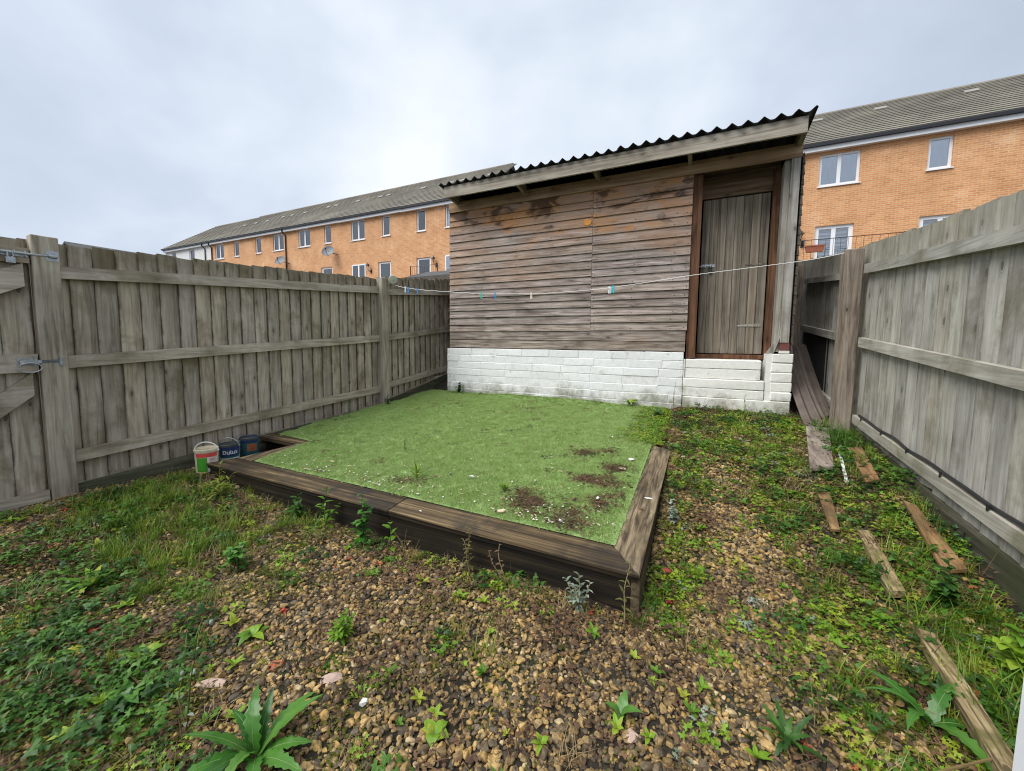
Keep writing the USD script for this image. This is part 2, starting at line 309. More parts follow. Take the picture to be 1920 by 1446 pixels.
def painted_block(name, col):
    c = np.array(col)
    mat(name, {'g': ('geometry', {}), 'n': ('noise_texture', {'scale': 24.0, 'detail': 6.0, 'roughness': 0.65}), 'r': ('rgb_ramp', {'ramp': [(0.3, tuple(c * .90)), (0.65, tuple(np.minimum(c * 1.04, .9)))]}),
               'oi': ('object_info', {}), 'ot': ('rgb_ramp', {'ramp': [(0, (.90, .90, .895)), (.5, (1, 1, 1)), (1, (.95, .955, .96))]}), 'm0': ('mix_color', {'blend_type': 'multiply', 'fac': 1.0}),
               'n2': ('noise_texture', {'scale': 7.0, 'detail': 7.0, 'roughness': 0.7}), 'r2': ('rgb_ramp', {'ramp': [(0.60, (0, 0, 0)), (0.68, (0.75,) * 3)]}), 'm': ('mix_color', {'b': (0.42, 0.41, 0.385)}),
               's': ('separate_xyz', {}), 'mr': ('map_range', {'from_min': 0.86, 'from_max': 0.50, 'to_min': 0.0, 'to_max': 0.36, 'clamp': True}), 'n3': ('noise_texture', {'scale': 4.5, 'detail': 6.0, 'roughness': 0.7}), 'ad': ('math', {'math_type': 'add'}),
               'r3': ('rgb_ramp', {'ramp': [(0.60, (0, 0, 0)), (0.86, (0.8,) * 3)]}), 'm3': ('mix_color', {'b': (0.19, 0.18, 0.11)}),
               'b': ('bump', {'strength': 0.7, 'distance': 0.006}), 'p': ('principled_bsdf', {'roughness': 0.7})},
        [('g.position', 'n.vector'), ('n.fac', 'r.fac'), ('oi.random', 'ot.fac'), ('r.color', 'm0.a'), ('ot.color', 'm0.b'), ('g.position', 'n2.vector'), ('n2.fac', 'r2.fac'), ('r2.color', 'm.fac'), ('m0.result', 'm.a'),
         ('g.position', 's.vector'), ('s.z', 'mr.value'), ('g.position', 'n3.vector'), ('n3.fac', 'ad.value1'), ('mr.result', 'ad.value2'), ('ad.value', 'r3.fac'), ('r3.color', 'm3.fac'), ('m.result', 'm3.a'), ('m3.result', 'p.base_color'), ('n2.fac', 'b.height'), ('b.normal', 'p.normal')])
painted_block('white_block', (0.80, 0.80, 0.79))
painted_block('white_step', (0.78, 0.765, 0.71))
plain('mortar_white', (0.72, 0.715, 0.70), 0.85, 0.12, 20, bump=0.005)
plain('footing', (0.22, 0.155, 0.10), 0.95, 0.4, 9, bump=0.01, dirt=(0.07, 0.06, 0.04))
plain('red_brick_paint', (0.16, 0.05, 0.04), 0.7, 0.15)
plain('roof_black', (0.018, 0.020, 0.024), 0.55, 0.3, 8, dirt=(0.035, 0.037, 0.036))
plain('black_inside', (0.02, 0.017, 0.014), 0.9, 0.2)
plain('corrugated_brown', (0.105, 0.082, 0.068), 0.7, 0.25, 7, dirt=(0.10, 0.075, 0.06), bump=0.003)
plain('galvanised', (0.38, 0.40, 0.42), 0.42, 0.25, 40, metal=0.75, dirt=(0.22, 0.2, 0.18))
plain('iron_dark', (0.03, 0.03, 0.032), 0.5, 0.3, 30)
plain('cable_black', (0.018, 0.018, 0.02), 0.45, 0.2)
plain('line_white', (0.75, 0.74, 0.70), 0.5, 0.05)
plain('reel_olive', (0.30, 0.315, 0.235), 0.5, 0.06)
plain('peg_blue', (0.03, 0.26, 0.62), 0.4, 0.03)
plain('peg_green', (0.03, 0.55, 0.40), 0.4, 0.03)
plain('peg_teal', (0.02, 0.50, 0.55), 0.4, 0.03)
plain('peg_white', (0.75, 0.78, 0.78), 0.4, 0.03)
plain('peg_cream', (0.70, 0.66, 0.52), 0.4, 0.03)
plain('upvc_white', (0.80, 0.81, 0.83), 0.3, 0.02)
plain('can_cream', (0.62, 0.56, 0.40), 0.5, 0.1, 20, dirt=(0.4, 0.33, 0.2))
plain('can_white', (0.66, 0.64, 0.58), 0.5, 0.1, 20, dirt=(0.34, 0.29, 0.2))
plain('can_red', (0.60, 0.07, 0.06), 0.4, 0.06)
plain('can_green', (0.05, 0.26, 0.015), 0.5, 0.15, 20, dirt=(0.05, 0.14, 0.02))
plain('can_navy', (0.012, 0.028, 0.10), 0.45, 0.3, 20, dirt=(0.05, 0.06, 0.08))
plain('can_teal', (0.012, 0.075, 0.09), 0.45, 0.25, 20, dirt=(0.03, .04, .04))
plain('can_pale', (0.55, 0.60, 0.56), 0.4, 0.05)
plain('can_rust', (0.30, 0.09, 0.025), 0.5, 0.35, 30)
plain('can_dark', (0.05, 0.055, 0.055), 0.5, 0.3, 20)
plain('stone_white', (0.62, 0.61, 0.58), 0.8, 0.15, 30, bump=0.003)
plain('stone_pink', (0.42, 0.30, 0.24), 0.8, 0.2, 30)
plain('slate_dark', (0.05, 0.055, 0.06), 0.6, 0.3, 30)
plain('chip_cream', (0.50, 0.42, 0.28), 0.8, 0.25, 30)
plain('render_white', (0.72, 0.72, 0.70), 0.85, 0.05, 3)
plain('roof_felt', (0.075, 0.072, 0.072), 0.9, 0.25, 6)
plain('gutter_black', (0.012, 0.013, 0.018), 0.4, 0.1)
plain('terracotta', (0.36, 0.115, 0.06), 0.7, 0.1)
plain('dish_grey', (0.15, 0.16, 0.175), 0.55, 0.1)
plain('curtain', (0.74, 0.80, 0.86), 0.8, 0.04, 2)
plain('room_dark', (0.20, 0.24, 0.30), 0.9, 0.1, 3)
plain('tile_vent', (0.27, 0.26, 0.24), 0.8, 0.1, 6)
plain('far_wood', (0.10, 0.085, 0.07), 0.9, 0.25, 5)
mat('pane_glass', {'fr': ('fresnel', {'IOR': 1.6}), 't': ('transparent_bsdf', {'color': (0.96, 0.98, 1.0)}), 'g': ('glossy_bsdf', {'roughness': 0.02, 'color': (0.95, 0.97, 1.0)}), 'a': ('math', {'math_type': 'add', 'value2': 0.12}), 'm': ('mix_closure', {})},
    [('fr.fac', 'a.value1'), ('a.value', 'm.fac'), ('t.BSDF', 'm.closure1'), ('g.BSDF', 'm.closure2')], surface='m.closure')
mat('house_brick', {
    'g': ('geometry', {}), 's': ('separate_xyz', {}), 'c': ('combine_xyz', {}),
    'b': ('brick_texture', {'scale': 1.0, 'brick_width': 0.225, 'row_height': 0.075, 'mortar_size': 0.010, 'mortar_smooth': 0.3, 'color1': (0.70, 0.33, 0.135), 'color2': (0.56, 0.235, 0.088), 'mortar': (0.66, 0.47, 0.29), 'bias': -0.1}),
    'n': ('noise_texture', {'scale': 0.9, 'detail': 6.0, 'roughness': 0.65}), 'r': ('rgb_ramp', {'ramp': [(0.3, (0.80, 0.78, 0.76)), (0.55, (1.0, 1.02, 1.05)), (0.72, (1.12, 1.32, 1.6))]}),
    'm': ('mix_color', {'blend_type': 'multiply', 'fac': 1.0, 'use_clamp': False}), 'bp': ('bump', {'strength': 0.4, 'distance': 0.01, 'invert': True}),
    'p': ('principled_bsdf', {'roughness': 0.85})},
    [('g.position', 's.vector'), ('s.x', 'c.x'), ('s.z', 'c.y'), ('c.vector', 'b.vector'), ('g.position', 'n.vector'), ('n.fac', 'r.fac'), ('b.color', 'm.a'), ('r.color', 'm.b'), ('m.result', 'p.base_color'), ('b.fac', 'bp.height'), ('bp.normal', 'p.normal')])
mat('roof_tile', {
    'g': ('geometry', {}), 'mp': ('mapping', {'scale': (1.0, 1.0, 1.0)}), 'n': ('noise_texture', {'scale': 0.5, 'detail': 7.0, 'roughness': 0.7}),
    'r': ('rgb_ramp', {'ramp': [(0.3, (0.165, 0.15, 0.125)), (0.5, (0.235, 0.215, 0.178)), (0.7, (0.32, 0.295, 0.24))]}),
    'w': ('white_noise_texture', {}), 's': ('separate_xyz', {}), 'sx': ('math', {'math_type': 'multiply', 'value2': 3.3}), 'fx': ('math', {'math_type': 'floor'}), 'sz': ('math', {'math_type': 'multiply', 'value2': 4.9}), 'fz': ('math', {'math_type': 'floor'}), 'c': ('combine_xyz', {}),
    'rw': ('rgb_ramp', {'ramp': [(0, (0.99, 0.99, 0.99)), (1, (1.01, 1.01, 1.01))]}), 'm': ('mix_color', {'blend_type': 'multiply', 'fac': 1.0, 'use_clamp': False}), 'p': ('principled_bsdf', {'roughness': 0.9})},
    [('g.position', 'n.vector'), ('n.fac', 'r.fac'), ('g.position', 's.vector'), ('s.x', 'sx.value1'), ('sx.value', 'fx.value1'), ('s.z', 'sz.value1'), ('sz.value', 'fz.value1'), ('fx.value', 'c.x'), ('fz.value', 'c.y'), ('c.vector', 'w.vector'), ('w.value', 'rw.fac'), ('r.color', 'm.a'), ('rw.color', 'm.b'), ('m.result', 'p.base_color')])
mat('soil', {
    'g': ('geometry', {}), 'n': ('noise_texture', {'scale': 38.0, 'detail': 6.0, 'roughness': 0.7}), 'r': ('rgb_ramp', {'ramp': [(0.3, (0.007, 0.005, 0.003)), (0.5, (0.020, 0.014, 0.008)), (0.7, (0.055, 0.040, 0.022))]}),
    'n2': ('noise_texture', {'scale': 1.7, 'detail': 5.0}), 'r2': ('rgb_ramp', {'ramp': [(0.45, (0, 0, 0)), (0.65, (0.6, 0.6, 0.6))]}), 'm': ('mix_color', {'b': (0.030, 0.042, 0.010)}),
    'b': ('bump', {'strength': 0.8, 'distance': 0.02}), 'p': ('principled_bsdf', {'roughness': 0.95})},
    [('g.position', 'n.vector'), ('n.fac', 'r.fac'), ('g.position', 'n2.vector'), ('n2.fac', 'r2.fac'), ('r2.color', 'm.fac'), ('r.color', 'm.a'), ('m.result', 'p.base_color'), ('n.fac', 'b.height'), ('b.normal', 'p.normal')])
mat('gravel_stone', {
    'oi': ('object_info', {}), 'r': ('rgb_ramp', {'interpolate': False, 'ramp': [(0.0, (0.31, 0.205, 0.075)), (0.12, (0.17, 0.115, 0.048)), (0.26, (0.38, 0.26, 0.11)), (0.38, (0.115, 0.082, 0.045)), (0.50, (0.27, 0.188, 0.085)), (0.62, (0.062, 0.050, 0.034)), (0.73, (0.33, 0.21, 0.072)), (0.84, (0.12, 0.09, 0.055)), (0.95, (0.42, 0.33, 0.20))]}),
    'g': ('geometry', {}), 'n': ('noise_texture', {'scale': 60.0, 'detail': 4.0, 'roughness': 0.6}), 'rn': ('rgb_ramp', {'ramp': [(0.32, (0.42, 0.42, 0.42)), (0.66, (1.25, 1.22, 1.15))]}),
    'n2': ('noise_texture', {'scale': 1.9, 'detail': 4.0, 'roughness': 0.6}), 'r2': ('rgb_ramp', {'ramp': [(0.35, (0.6, 0.58, 0.55)), (0.58, (1.22, 1.2, 1.12))]}),
    'm': ('mix_color', {'blend_type': 'multiply', 'fac': 1.0, 'use_clamp': False}), 'm2': ('mix_color', {'blend_type': 'multiply', 'fac': 1.0, 'use_clamp': False}), 'p': ('principled_bsdf', {'roughness': 0.62})},
    [('oi.random', 'r.fac'), ('g.position', 'n.vector'), ('n.fac', 'rn.fac'), ('r.color', 'm.a'), ('rn.color', 'm.b'), ('g.position', 'n2.vector'), ('n2.fac', 'r2.fac'), ('m.result', 'm2.a'), ('r2.color', 'm2.b'), ('m2.result', 'p.base_color')])
def leafmat(name, ramp, rough=0.5, trans=0.22):
    mat(name, {'oi': ('object_info', {}), 'g': ('geometry', {}), 'n': ('noise_texture', {'scale': 26.0, 'detail': 3.0}), 'a': ('math', {'math_type': 'multiply_add', 'value2': 0.45}), 'o': ('math', {'math_type': 'multiply', 'value2': 0.7}),
               'r': ('rgb_ramp', {'ramp': ramp}), 'p': ('principled_bsdf', {'roughness': rough, 'specular_ior_level': 0.35}), 't': ('translucent_bsdf', {}), 'm': ('mix_closure', {'fac': trans})},
        [('oi.random', 'o.value1'), ('o.value', 'a.value3'), ('g.position', 'n.vector'), ('n.fac', 'a.value1'), ('a.value', 'r.fac'), ('r.color', 'p.base_color'), ('r.color', 't.color'), ('p.BSDF', 'm.closure1'), ('t.BSDF', 'm.closure2')], surface='m.closure')
leafmat('leaf_bright', [(0.15, (0.045, 0.115, 0.008)), (0.4, (0.105, 0.225, 0.014)), (0.7, (0.20, 0.32, 0.022)), (1.0, (0.34, 0.33, 0.035))])
leafmat('leaf_deep', [(0.15, (0.014, 0.050, 0.007)), (0.5, (0.034, 0.100, 0.012)), (0.9, (0.075, 0.175, 0.020))])
leafmat('leaf_glossy', [(0.15, (0.022, 0.085, 0.014)), (0.5, (0.052, 0.165, 0.022)), (0.9, (0.105, 0.24, 0.040))], rough=0.28, trans=0.25)
leafmat('leaf_pale', [(0.1, (0.10, 0.19, 0.05)), (0.9, (0.17, 0.27, 0.085))], rough=0.5, trans=0.1)
leafmat('leaf_silver', [(0.1, (0.12, 0.165, 0.11)), (0.5, (0.20, 0.255, 0.185)), (0.9, (0.33, 0.37, 0.30))], rough=0.8)
leafmat('leaf_olive', [(0.1, (0.060, 0.055, 0.018)), (0.5, (0.12, 0.115, 0.032)), (0.9, (0.21, 0.17, 0.05))], rough=0.8)
leafmat('leaf_red', [(0.1, (0.20, 0.035, 0.02)), (0.5, (0.42, 0.075, 0.055)), (0.9, (0.50, 0.17, 0.06))], rough=0.6)
leafmat('grass_green', [(0.1, (0.035, 0.095, 0.006)), (0.5, (0.115, 0.215, 0.014)), (0.9, (0.26, 0.31, 0.034))], rough=0.5)
leafmat('grass_deep', [(0.1, (0.020, 0.070, 0.005)), (0.5, (0.055, 0.145, 0.010)), (0.9, (0.13, 0.235, 0.022))], rough=0.45)
leafmat('grass_dry', [(0.1, (0.16, 0.11, 0.045)), (0.5, (0.28, 0.20, 0.085)), (0.9, (0.40, 0.31, 0.16))], rough=0.7, trans=0.2)
leafmat('moss', [(0.1, (0.028, 0.038, 0.004)), (0.5, (0.085, 0.092, 0.010)), (0.9, (0.165, 0.15, 0.020))], rough=0.9, trans=0.1)
leafmat('debris_brown', [(0.1, (0.035, 0.02, 0.013)), (0.5, (0.085, 0.048, 0.028)), (0.9, (0.17, 0.095, 0.05))], rough=0.85, trans=0.05)
leafmat('turf_blade', [(0.1, (0.20, 0.295, 0.072)), (0.5, (0.29, 0.41, 0.118)), (0.9, (0.40, 0.51, 0.20))], rough=0.5, trans=0.2)
mat('lawn_backing', {
    'g': ('geometry', {}), 'n': ('noise_texture', {'scale': 55.0, 'detail': 4.0, 'roughness': 0.7}), 'r': ('rgb_ramp', {'ramp': [(0.3, (0.12, 0.19, 0.055)), (0.6, (0.22, 0.33, 0.105))]}),
    'b': ('bump', {'strength': 0.6, 'distance': 0.01}), 'p': ('principled_bsdf', {'roughness': 0.9})},
    [('g.position', 'n.vector'), ('n.fac', 'r.fac'), ('r.color', 'p.base_color'), ('n.fac', 'b.height'), ('b.normal', 'p.normal')])

# ------------------------------------------------------------------ terrain heights
def smooth(a, b, x):
    t = np.clip((np.asarray(x, float) - a) / (b - a), 0, 1); return t * t * (3 - 2 * t)
def lawn_z(y): return 0.066 + 0.087 * np.asarray(y, float)
PR = PchipInterpolator([-400, 0.0, 1.0, 1.96, 2.6, 3.2, 3.9, 4.85, 5.45, 20.0, 24, 400], [0.0, 0.0, 0.004, 0.0, 0.125, 0.258, 0.395, 0.50, 0.575, 4.0, 4.1, 4.3])
def ground_z(x, y):
    x, y = np.asarray(x, float), np.asarray(y, float)
    z = PR(y)
    z = z + 0.07 * smooth(0.5, 1.3, x) * smooth(1.2, 2.2, y) * (1 - smooth(4.0, 5.0, y))
    z = z + 0.125 * smooth(-2.8, -4.3, x) * (1 - smooth(2.0, 3.0, y)) * smooth(-.5, 1.0, y)
    bed = smooth(1.98, 2.12, y) * (1 - smooth(5.5, 5.7, y)) * (1 - smooth(-0.42, -0.22, x))
    pit = (1 - smooth(-3.93, -3.87, x)) * (1 - smooth(2.72, 2.80, y))
    z = z * (1 - bed) + bed * (lawn_z(y) - 0.045 - 0.17 * pit)
    n = meshkit.fbm(np.stack([x * 1.6, y * 1.6, 0 * x], -1), 3, seed=3) - 0.5
    near = smooth(-8, -6, x) * (1 - smooth(3, 5, x)) * (1 - smooth(6, 8, y))
    return z + 0.05 * n * near * (1 - bed * .8)
def flx(y): return -4.6 + 0.062 * np.asarray(y, float)      # line of the left fence

# ------------------------------------------------------------------ ground
gx = np.concatenate([[-300, -150, -80, -50, -30, -20, -12, -8, -6], np.arange(-5.0, 2.0, .07), [2.2, 3, 5, 8, 12, 20, 30, 50, 80, 150, 300]])
gy = np.concatenate([[-300, -100, -40, -15, -6, -3], np.arange(-1.0, 5.9, .07), [6.2, 7, 8, 10, 12, 14, 16, 18, 20, 24, 30, 50, 100, 300]])
GX, GY = np.meshgrid(gx, gy, indexing='ij')
single('ground', grid(np.stack([GX, GY, ground_z(GX, GY)], -1).reshape(-1, 3), len(gx), len(gy)), 'soil', 'bare dark soil under the gravel and weeds of the yard', 'ground', kind='structure', smooth=True)

# ------------------------------------------------------------------ fences
def fence_piece(P, t0, t1, s0, s1, zlo, zhi, slope_top=None, s1b=None):
    """hexahedron in fence coordinates; zlo/zhi are functions of t or numbers"""
    fl = zlo if callable(zlo) else (lambda t: zlo); fh = zhi if callable(zhi) else (lambda t: zhi)
    c = []
    for t in (t0, t1):
        for si, s in enumerate((s0, s1)):
            if si == 1 and s1b is not None and t == t1: s = s1b
            for fz in (fl, fh): c.append(P(t, s, fz(t)))
    return hexa(c)
def chamf(P, t0, t1, s0, s1, z0, z1, r=0.006):
    h = chbox(t0, t1, s0, s1, z0, z1, r, 0.0)
    return trimesh.Trimesh(np.array([P(*v) for v in h.vertices]), h.faces, process=False)

LD = np.array([0.062, 1.0]); LD /= np.linalg.norm(LD)
LN = np.array([1.0, -0.062]); LN /= np.linalg.norm(LN)
def PL(t, s, z):      # t = world y on the fence line
    b = np.array([flx(t), t]) + LN * s
    return (b[0], b[1], z)
def PRt(t, s, z): return (1.36 - s, t, z)

def line(t0, z0, t1, z1): return lambda t: z0 + (z1 - z0) * (t - t0) / (t1 - t0)
def boards(node, P, edges, top, bottom, mat_, rnd=0.012, front=-0.040, hole=None, d0=0.0, d1=-0.022):
    for a, b in zip(edges[:-1], edges[1:]):
        mid = (a + b) / 2
        zt = top(mid) + rng.normal(0, rnd * .6); zb = bottom(mid) + rng.normal(0, rnd)
        if hole and hole[0] < mid < hole[1]: zb = hole[2]
        j = rng.uniform(0, .004)
        node.add('board', fence_piece(P, a + .004, b + .016, -0.084, front - j + d0, zb, zt, s1b=front - j + d1), mat_, uv=BUV)

# left fence: two bays
lf = thing('wooden_fence', 'long weathered closeboard fence on the left, with paint tubs at its foot', 'fence', (flx(1.2), 1.2, 0.1))
top1, bot1 = line(1.25, 2.125, 4.38, 2.305), line(1.276, 0.205, 4.25, 0.405)
e1 = [1.20] + list(np.array([1.291, 1.431, 1.57, 1.716, 1.854, 1.993, 2.127, 2.26, 2.398, 2.536, 2.673])) + list(np.arange(2.808, 4.42, .134))
boards(lf, PL, e1, top1, bot1, 'fence_board')
e2 = list(np.arange(4.42, 6.9, .127))
top2, bot2 = line(4.59, 2.347, 6.055, 2.525), line(4.6, 0.48, 5.92, 0.76)
boards(lf, PL, e2, top2, bot2, 'fence_board')
for (a, za, b, zb, h) in ((1.24, 1.947, 4.40, 2.182, .095), (1.24, 1.248, 4.40, 1.470, .097), (1.24, 0.480, 4.40, 0.703, .094)):
    zf = line(a, za, b, zb)
    lf.add('rail', fence_piece(PL, a, b, -0.044, 0.0, lambda t: zf(t) - h, zf), 'fence_rail')
for (a, za, b, zb, h) in ((4.52, 2.165, 6.9, 2.405, .088), (4.52, 1.475, 6.9, 1.752, .09), (4.52, 0.743, 6.9, 1.045, .088)):
    zf = line(a, za, b, zb)
    lf.add('rail', fence_piece(PL, a, b, -0.044, 0.0, lambda t: zf(t) - h, zf), 'fence_rail')
for a, b in ((1.24, 2.75), (2.76, 4.40)):
    lf.add('gravel_board', fence_piece(PL, a, b, -0.038, -0.012, lambda t: float(ground_z(-4.4, t)) - .15, lambda t: bot1(t) - .004), 'gravel_board')
lf.add('gravel_board', fence_piece(PL, 4.52, 6.9, -0.038, -0.012, lambda t: .2, lambda t: bot2(t) - .004), 'gravel_board')
lf.add('gate_stop', fence_piece(PL, 1.055, 1.17, -0.115, -0.087, 0.0, 2.13), 'fence_post_brown')
lf.add('post', chamf(PL, 1.10, 1.24, -0.085, 0.018, -0.3, 2.158, .005), 'fence_post')
lf.add('post', chamf(PL, 4.395, 4.515, -0.06, 0.062, 0.0, 2.315, .005), 'fence_post')

# gate at the left edge
gt = thing('garden_gate', 'ledged and braced timber gate with steel bolt and ring latch', 'gate', (flx(.6), .6, 0.1))
for a, b in ((0.20, .345), (.347, .49), (.492, .64), (.642, .785), (.787, .935), (.937, 1.085)):
    gt.add('board', fence_piece(PL, a, b, -0.066, -0.046 - rng.uniform(0, .003), 0.11, 2.12 + .055 * (a - 1.0)), 'fence_board', uv=BUV)
for za, h in ((2.05, .11), (1.265, .135), (.20, .085)):
    zf = lambda t, z=za: z + 0.03 * (t - 1.0)
    gt.add('rail', fence_piece(PL, .2, 1.092, -0.044, -0.004, lambda t: zf(t) - h, zf), 'fence_rail')
def brace(z0, z1):
    zf = line(.2, z0, 1.06, z1)
    return fence_piece(PL, .2, 1.06, -0.043, -0.008, lambda t: zf(t) - .17, zf)
gt.add('brace', brace(1.45, 1.94), 'fence_rail'); gt.add('brace', brace(.35, 1.125), 'fence_rail')
def pl_tube(pts, r, n=8): return tube([PL(*p) for p in pts], r, n)
bolt = gt.add('bolt_plate', fence_piece(PL, .93, 1.085, -0.004, 0.0, 1.985, 2.022), 'galvanised')
bolt.add('rod', pl_tube([(.90, .016, 2.006), (1.20, .016, 2.010)], .0085), 'galvanised', smooth=40)
bolt.add('padlock', cat(tube([PL(t, .022, z) for t, z in ((.99, 2.01), (.985, 1.98), (1.0, 1.965), (1.015, 1.98), (1.01, 2.01))], .006, 6), fence_piece(PL, .978, 1.022, .012, .03, 1.93, 1.97)), 'galvanised')
for t in (.95, 1.02, 1.07): bolt.add('staple', tube([PL(t, 0, 1.988), PL(t, .026, 1.99), PL(t, .03, 2.006), PL(t, .026, 2.022), PL(t, 0, 2.026)], .004, 5), 'galvanised')
keep = lf.add('bolt_keeper', fence_piece(PL, 1.17, 1.235, .018, .021, 1.975, 2.05), 'galvanised')
keep.add('socket', pl_tube([(1.18, .026, 2.01), (1.225, .026, 2.01)], .014), 'galvanised')
latch = gt.add('latch_plate', fence_piece(PL, .99, 1.085, -.004, 0.0, 1.185, 1.235), 'galvanised')
latch.add('bar', fence_piece(PL, 1.0, 1.215, .012, .018, 1.195, 1.222), 'galvanised')
latch.add('ring', tube([PL(1.045 + .055 * math.sin(a), .03 + .012 * math.sin(a), 1.165 + .036 * math.cos(a)) for a in np.linspace(0, 2 * math.pi, 24, endpoint=False)], .0045, 6, closed=True), 'galvanised', smooth=True)
latch.add('guide', fence_piece(PL, 1.068, 1.082, 0.0, .024, 1.18, 1.245), 'galvanised')
lk = lf.add('latch_catch', fence_piece(PL, 1.195, 1.212, .018, .034, 1.175, 1.24), 'galvanised')

# right fence
rf = thing('wooden_fence', 'tall pale grey fence on the right with a black cable along its bottom rail', 'fence', (1.36, 3.6, 0.2))
topA, botA = line(2.8, 2.157, 4.82, 2.352), line(2.5, 0.335, 4.7, 0.535)
ea = [0.95]
while ea[-1] < 4.90: ea.append(ea[-1] + rng.uniform(.14, .18))
boards(rf, PRt, ea, topA, botA, 'fence_board_pale', front=-0.042, d0=-.014, d1=0.0)
topB, botB = line(5.44, 2.40, 7.57, 2.69), line(5.0, .60, 7.5, .85)
eb = [ea[-1]]
while eb[-1] < 8.6: eb.append(eb[-1] + rng.uniform(.15, .2))
boards(rf, PRt, eb, topB, botB, 'fence_board_pale', front=-0.042, hole=(6.15, 7.3, 1.58), d0=-.014, d1=0.0)
for (a, za, b, zb, h) in ((2.41, 1.950, 4.84, 2.158, .088), (2.41, 1.257, 4.84, 1.465, .088), (2.41, .528, 4.84, .714, .082), (0.9, 1.81, 2.29, 1.938, .088), (0.9, 1.12, 2.29, 1.245, .088), (0.9, .40, 2.29, .518, .082)):
    zf = line(a, za, b, zb)
    rf.add('rail', fence_piece(PRt, a, b, -0.044, 0.0, lambda t: zf(t) - h, zf), 'fence_rail_pale')
for (a, za, b, zb, h) in ((4.98, 2.12, 7.36, 2.38, .07), (4.98, 1.475, 7.36, 1.69, .085), (4.98, .70, 7.36, .93, .082)):
    zf = line(a, za, b, zb)
    rf.add('rail', fence_piece(PRt, a, b, -0.044, 0.0, lambda t: zf(t) - h, zf), 'fence_rail_pale')
for a, b in ((.9, 2.29), (2.41, 3.62), (3.63, 4.85)):
    rf.add('gravel_board', fence_piece(PRt, a, b, -0.050, -0.028, lambda t: float(ground_z(1.3, t)) - .2, lambda t: botA(t) + .015), 'gravel_board')
rf.add('post', chamf(PRt, 4.85, 4.97, 0.0, 0.148, 0.2, 2.31, .007), 'fence_post_brown')
rf.add('post', chamf(PRt, 2.30, 2.40, -0.05, 0.012, -0.1, 2.1, .005), 'fence_post_brown')
rf.add('post', chamf(PRt, 7.38, 7.50, 0.0, 0.15, 0.4, 2.60, .005), 'fence_post_brown')
rf.add('dark_panel', fence_piece(PRt, 6.0, 7.37, -0.06, -0.046, .5, 1.57), 'black_inside')  # black sheet added to stand for the shade in the board gap
zc = line(2.50, .538, 4.84, .717)
cpts = [(1.36 + .02 - .006 * math.sin(t * 9), t, zc(t) + .016 + .004 * math.sin(t * 13)) for t in np.linspace(1.0, 4.75, 60)]
cb = thing('cable', 'black cable clipped along the bottom rail of the right fence', 'cable', cpts[30])
cb.add('run', tube(cpts, .011, 7), 'cable_black', smooth=True)
for t in (1.9, 2.35, 2.8, 3.25, 3.7, 4.15, 4.6): cb.add('clip', fence_piece(PRt, t, t + .018, -.004, .003, zc(t) - .008, zc(t) + .028), 'cable_black')

# ------------------------------------------------------------------ shed
sd = thing('garden_shed', 'weatherboarded shed with black corrugated roof on a white block base', 'shed', (-1.4, 5.45, .56))
XL, XR = -3.79, 0.925
FY = 5.45
# block base, course by course, each block a piece
courses = np.linspace(1.277, 0.495, 8)
for k in range(7):
    z1, z0 = courses[k], courses[k + 1]
    xl = -3.80 if k == 0 else -3.85
    x = xl; n = 0
    first = rng.uniform(.18, .43)
    while x < -0.20:
        w = first if n == 0 else .45
        x2 = min(x + w, -0.193)
        if -0.193 - x2 < .1: x2 = -0.193
        jf = rng.normal(0, .0022)
        h = chbox(x + .0015, x2 - .0015, FY - .012 + jf, FY + .10, z0 + .003, z1 - .0025, .005, .0012)
        sd.add('block', h, 'white_block'); x = x2; n += 1
sd.add('mortar', bx(-3.845, -0.20, FY - .0075, FY + .11, .40, 1.268), 'mortar_white')
sd.add('footing', bx(-3.9, .98, FY - .03, FY + .12, .30, .492), 'footing')
# steps under the door
def step(z0, z1, x0, x1, yf, joint=None):
    if joint is None: sd.add('step', chbox(x0, x1, yf, FY + .5, z0, z1, .008, .002), 'white_step'); return
    sd.add('step', chbox(x0, x1, yf, FY + .5, z0, joint - .002, .006, .002), 'white_step')
    sd.add('step', chbox(x0, x1, yf - .003, FY + .5, joint + .002, z1, .008, .002), 'white_step')
step(.955, 1.192, -.172, .655, FY + .005, 1.075)
step(.722, .948, -.178, .695, FY - .018, .832)
sd.add('step', chbox(-.188, .955, FY - .03, FY + .5, .515, .716, .008, .002), 'white_step')
sd.add('step_side', chbox(-.192, -.174, FY - .008, FY + .3, .72, 1.19, .004, .001), 'white_step')
# pillar on the right
pz = np.linspace(1.282, .718, 6)
for k in range(5):
    sd.add('block', chbox(.755 + rng.normal(0, .003), .962 + rng.normal(0, .004), FY - .014 + rng.normal(0, .002), FY + .42, pz[k + 1] + .005, pz[k] - .005, .007, .002), 'white_step')
sd.add('mortar', bx(.70, .952, FY - .004, FY + .43, .72, 1.274), 'white_step')
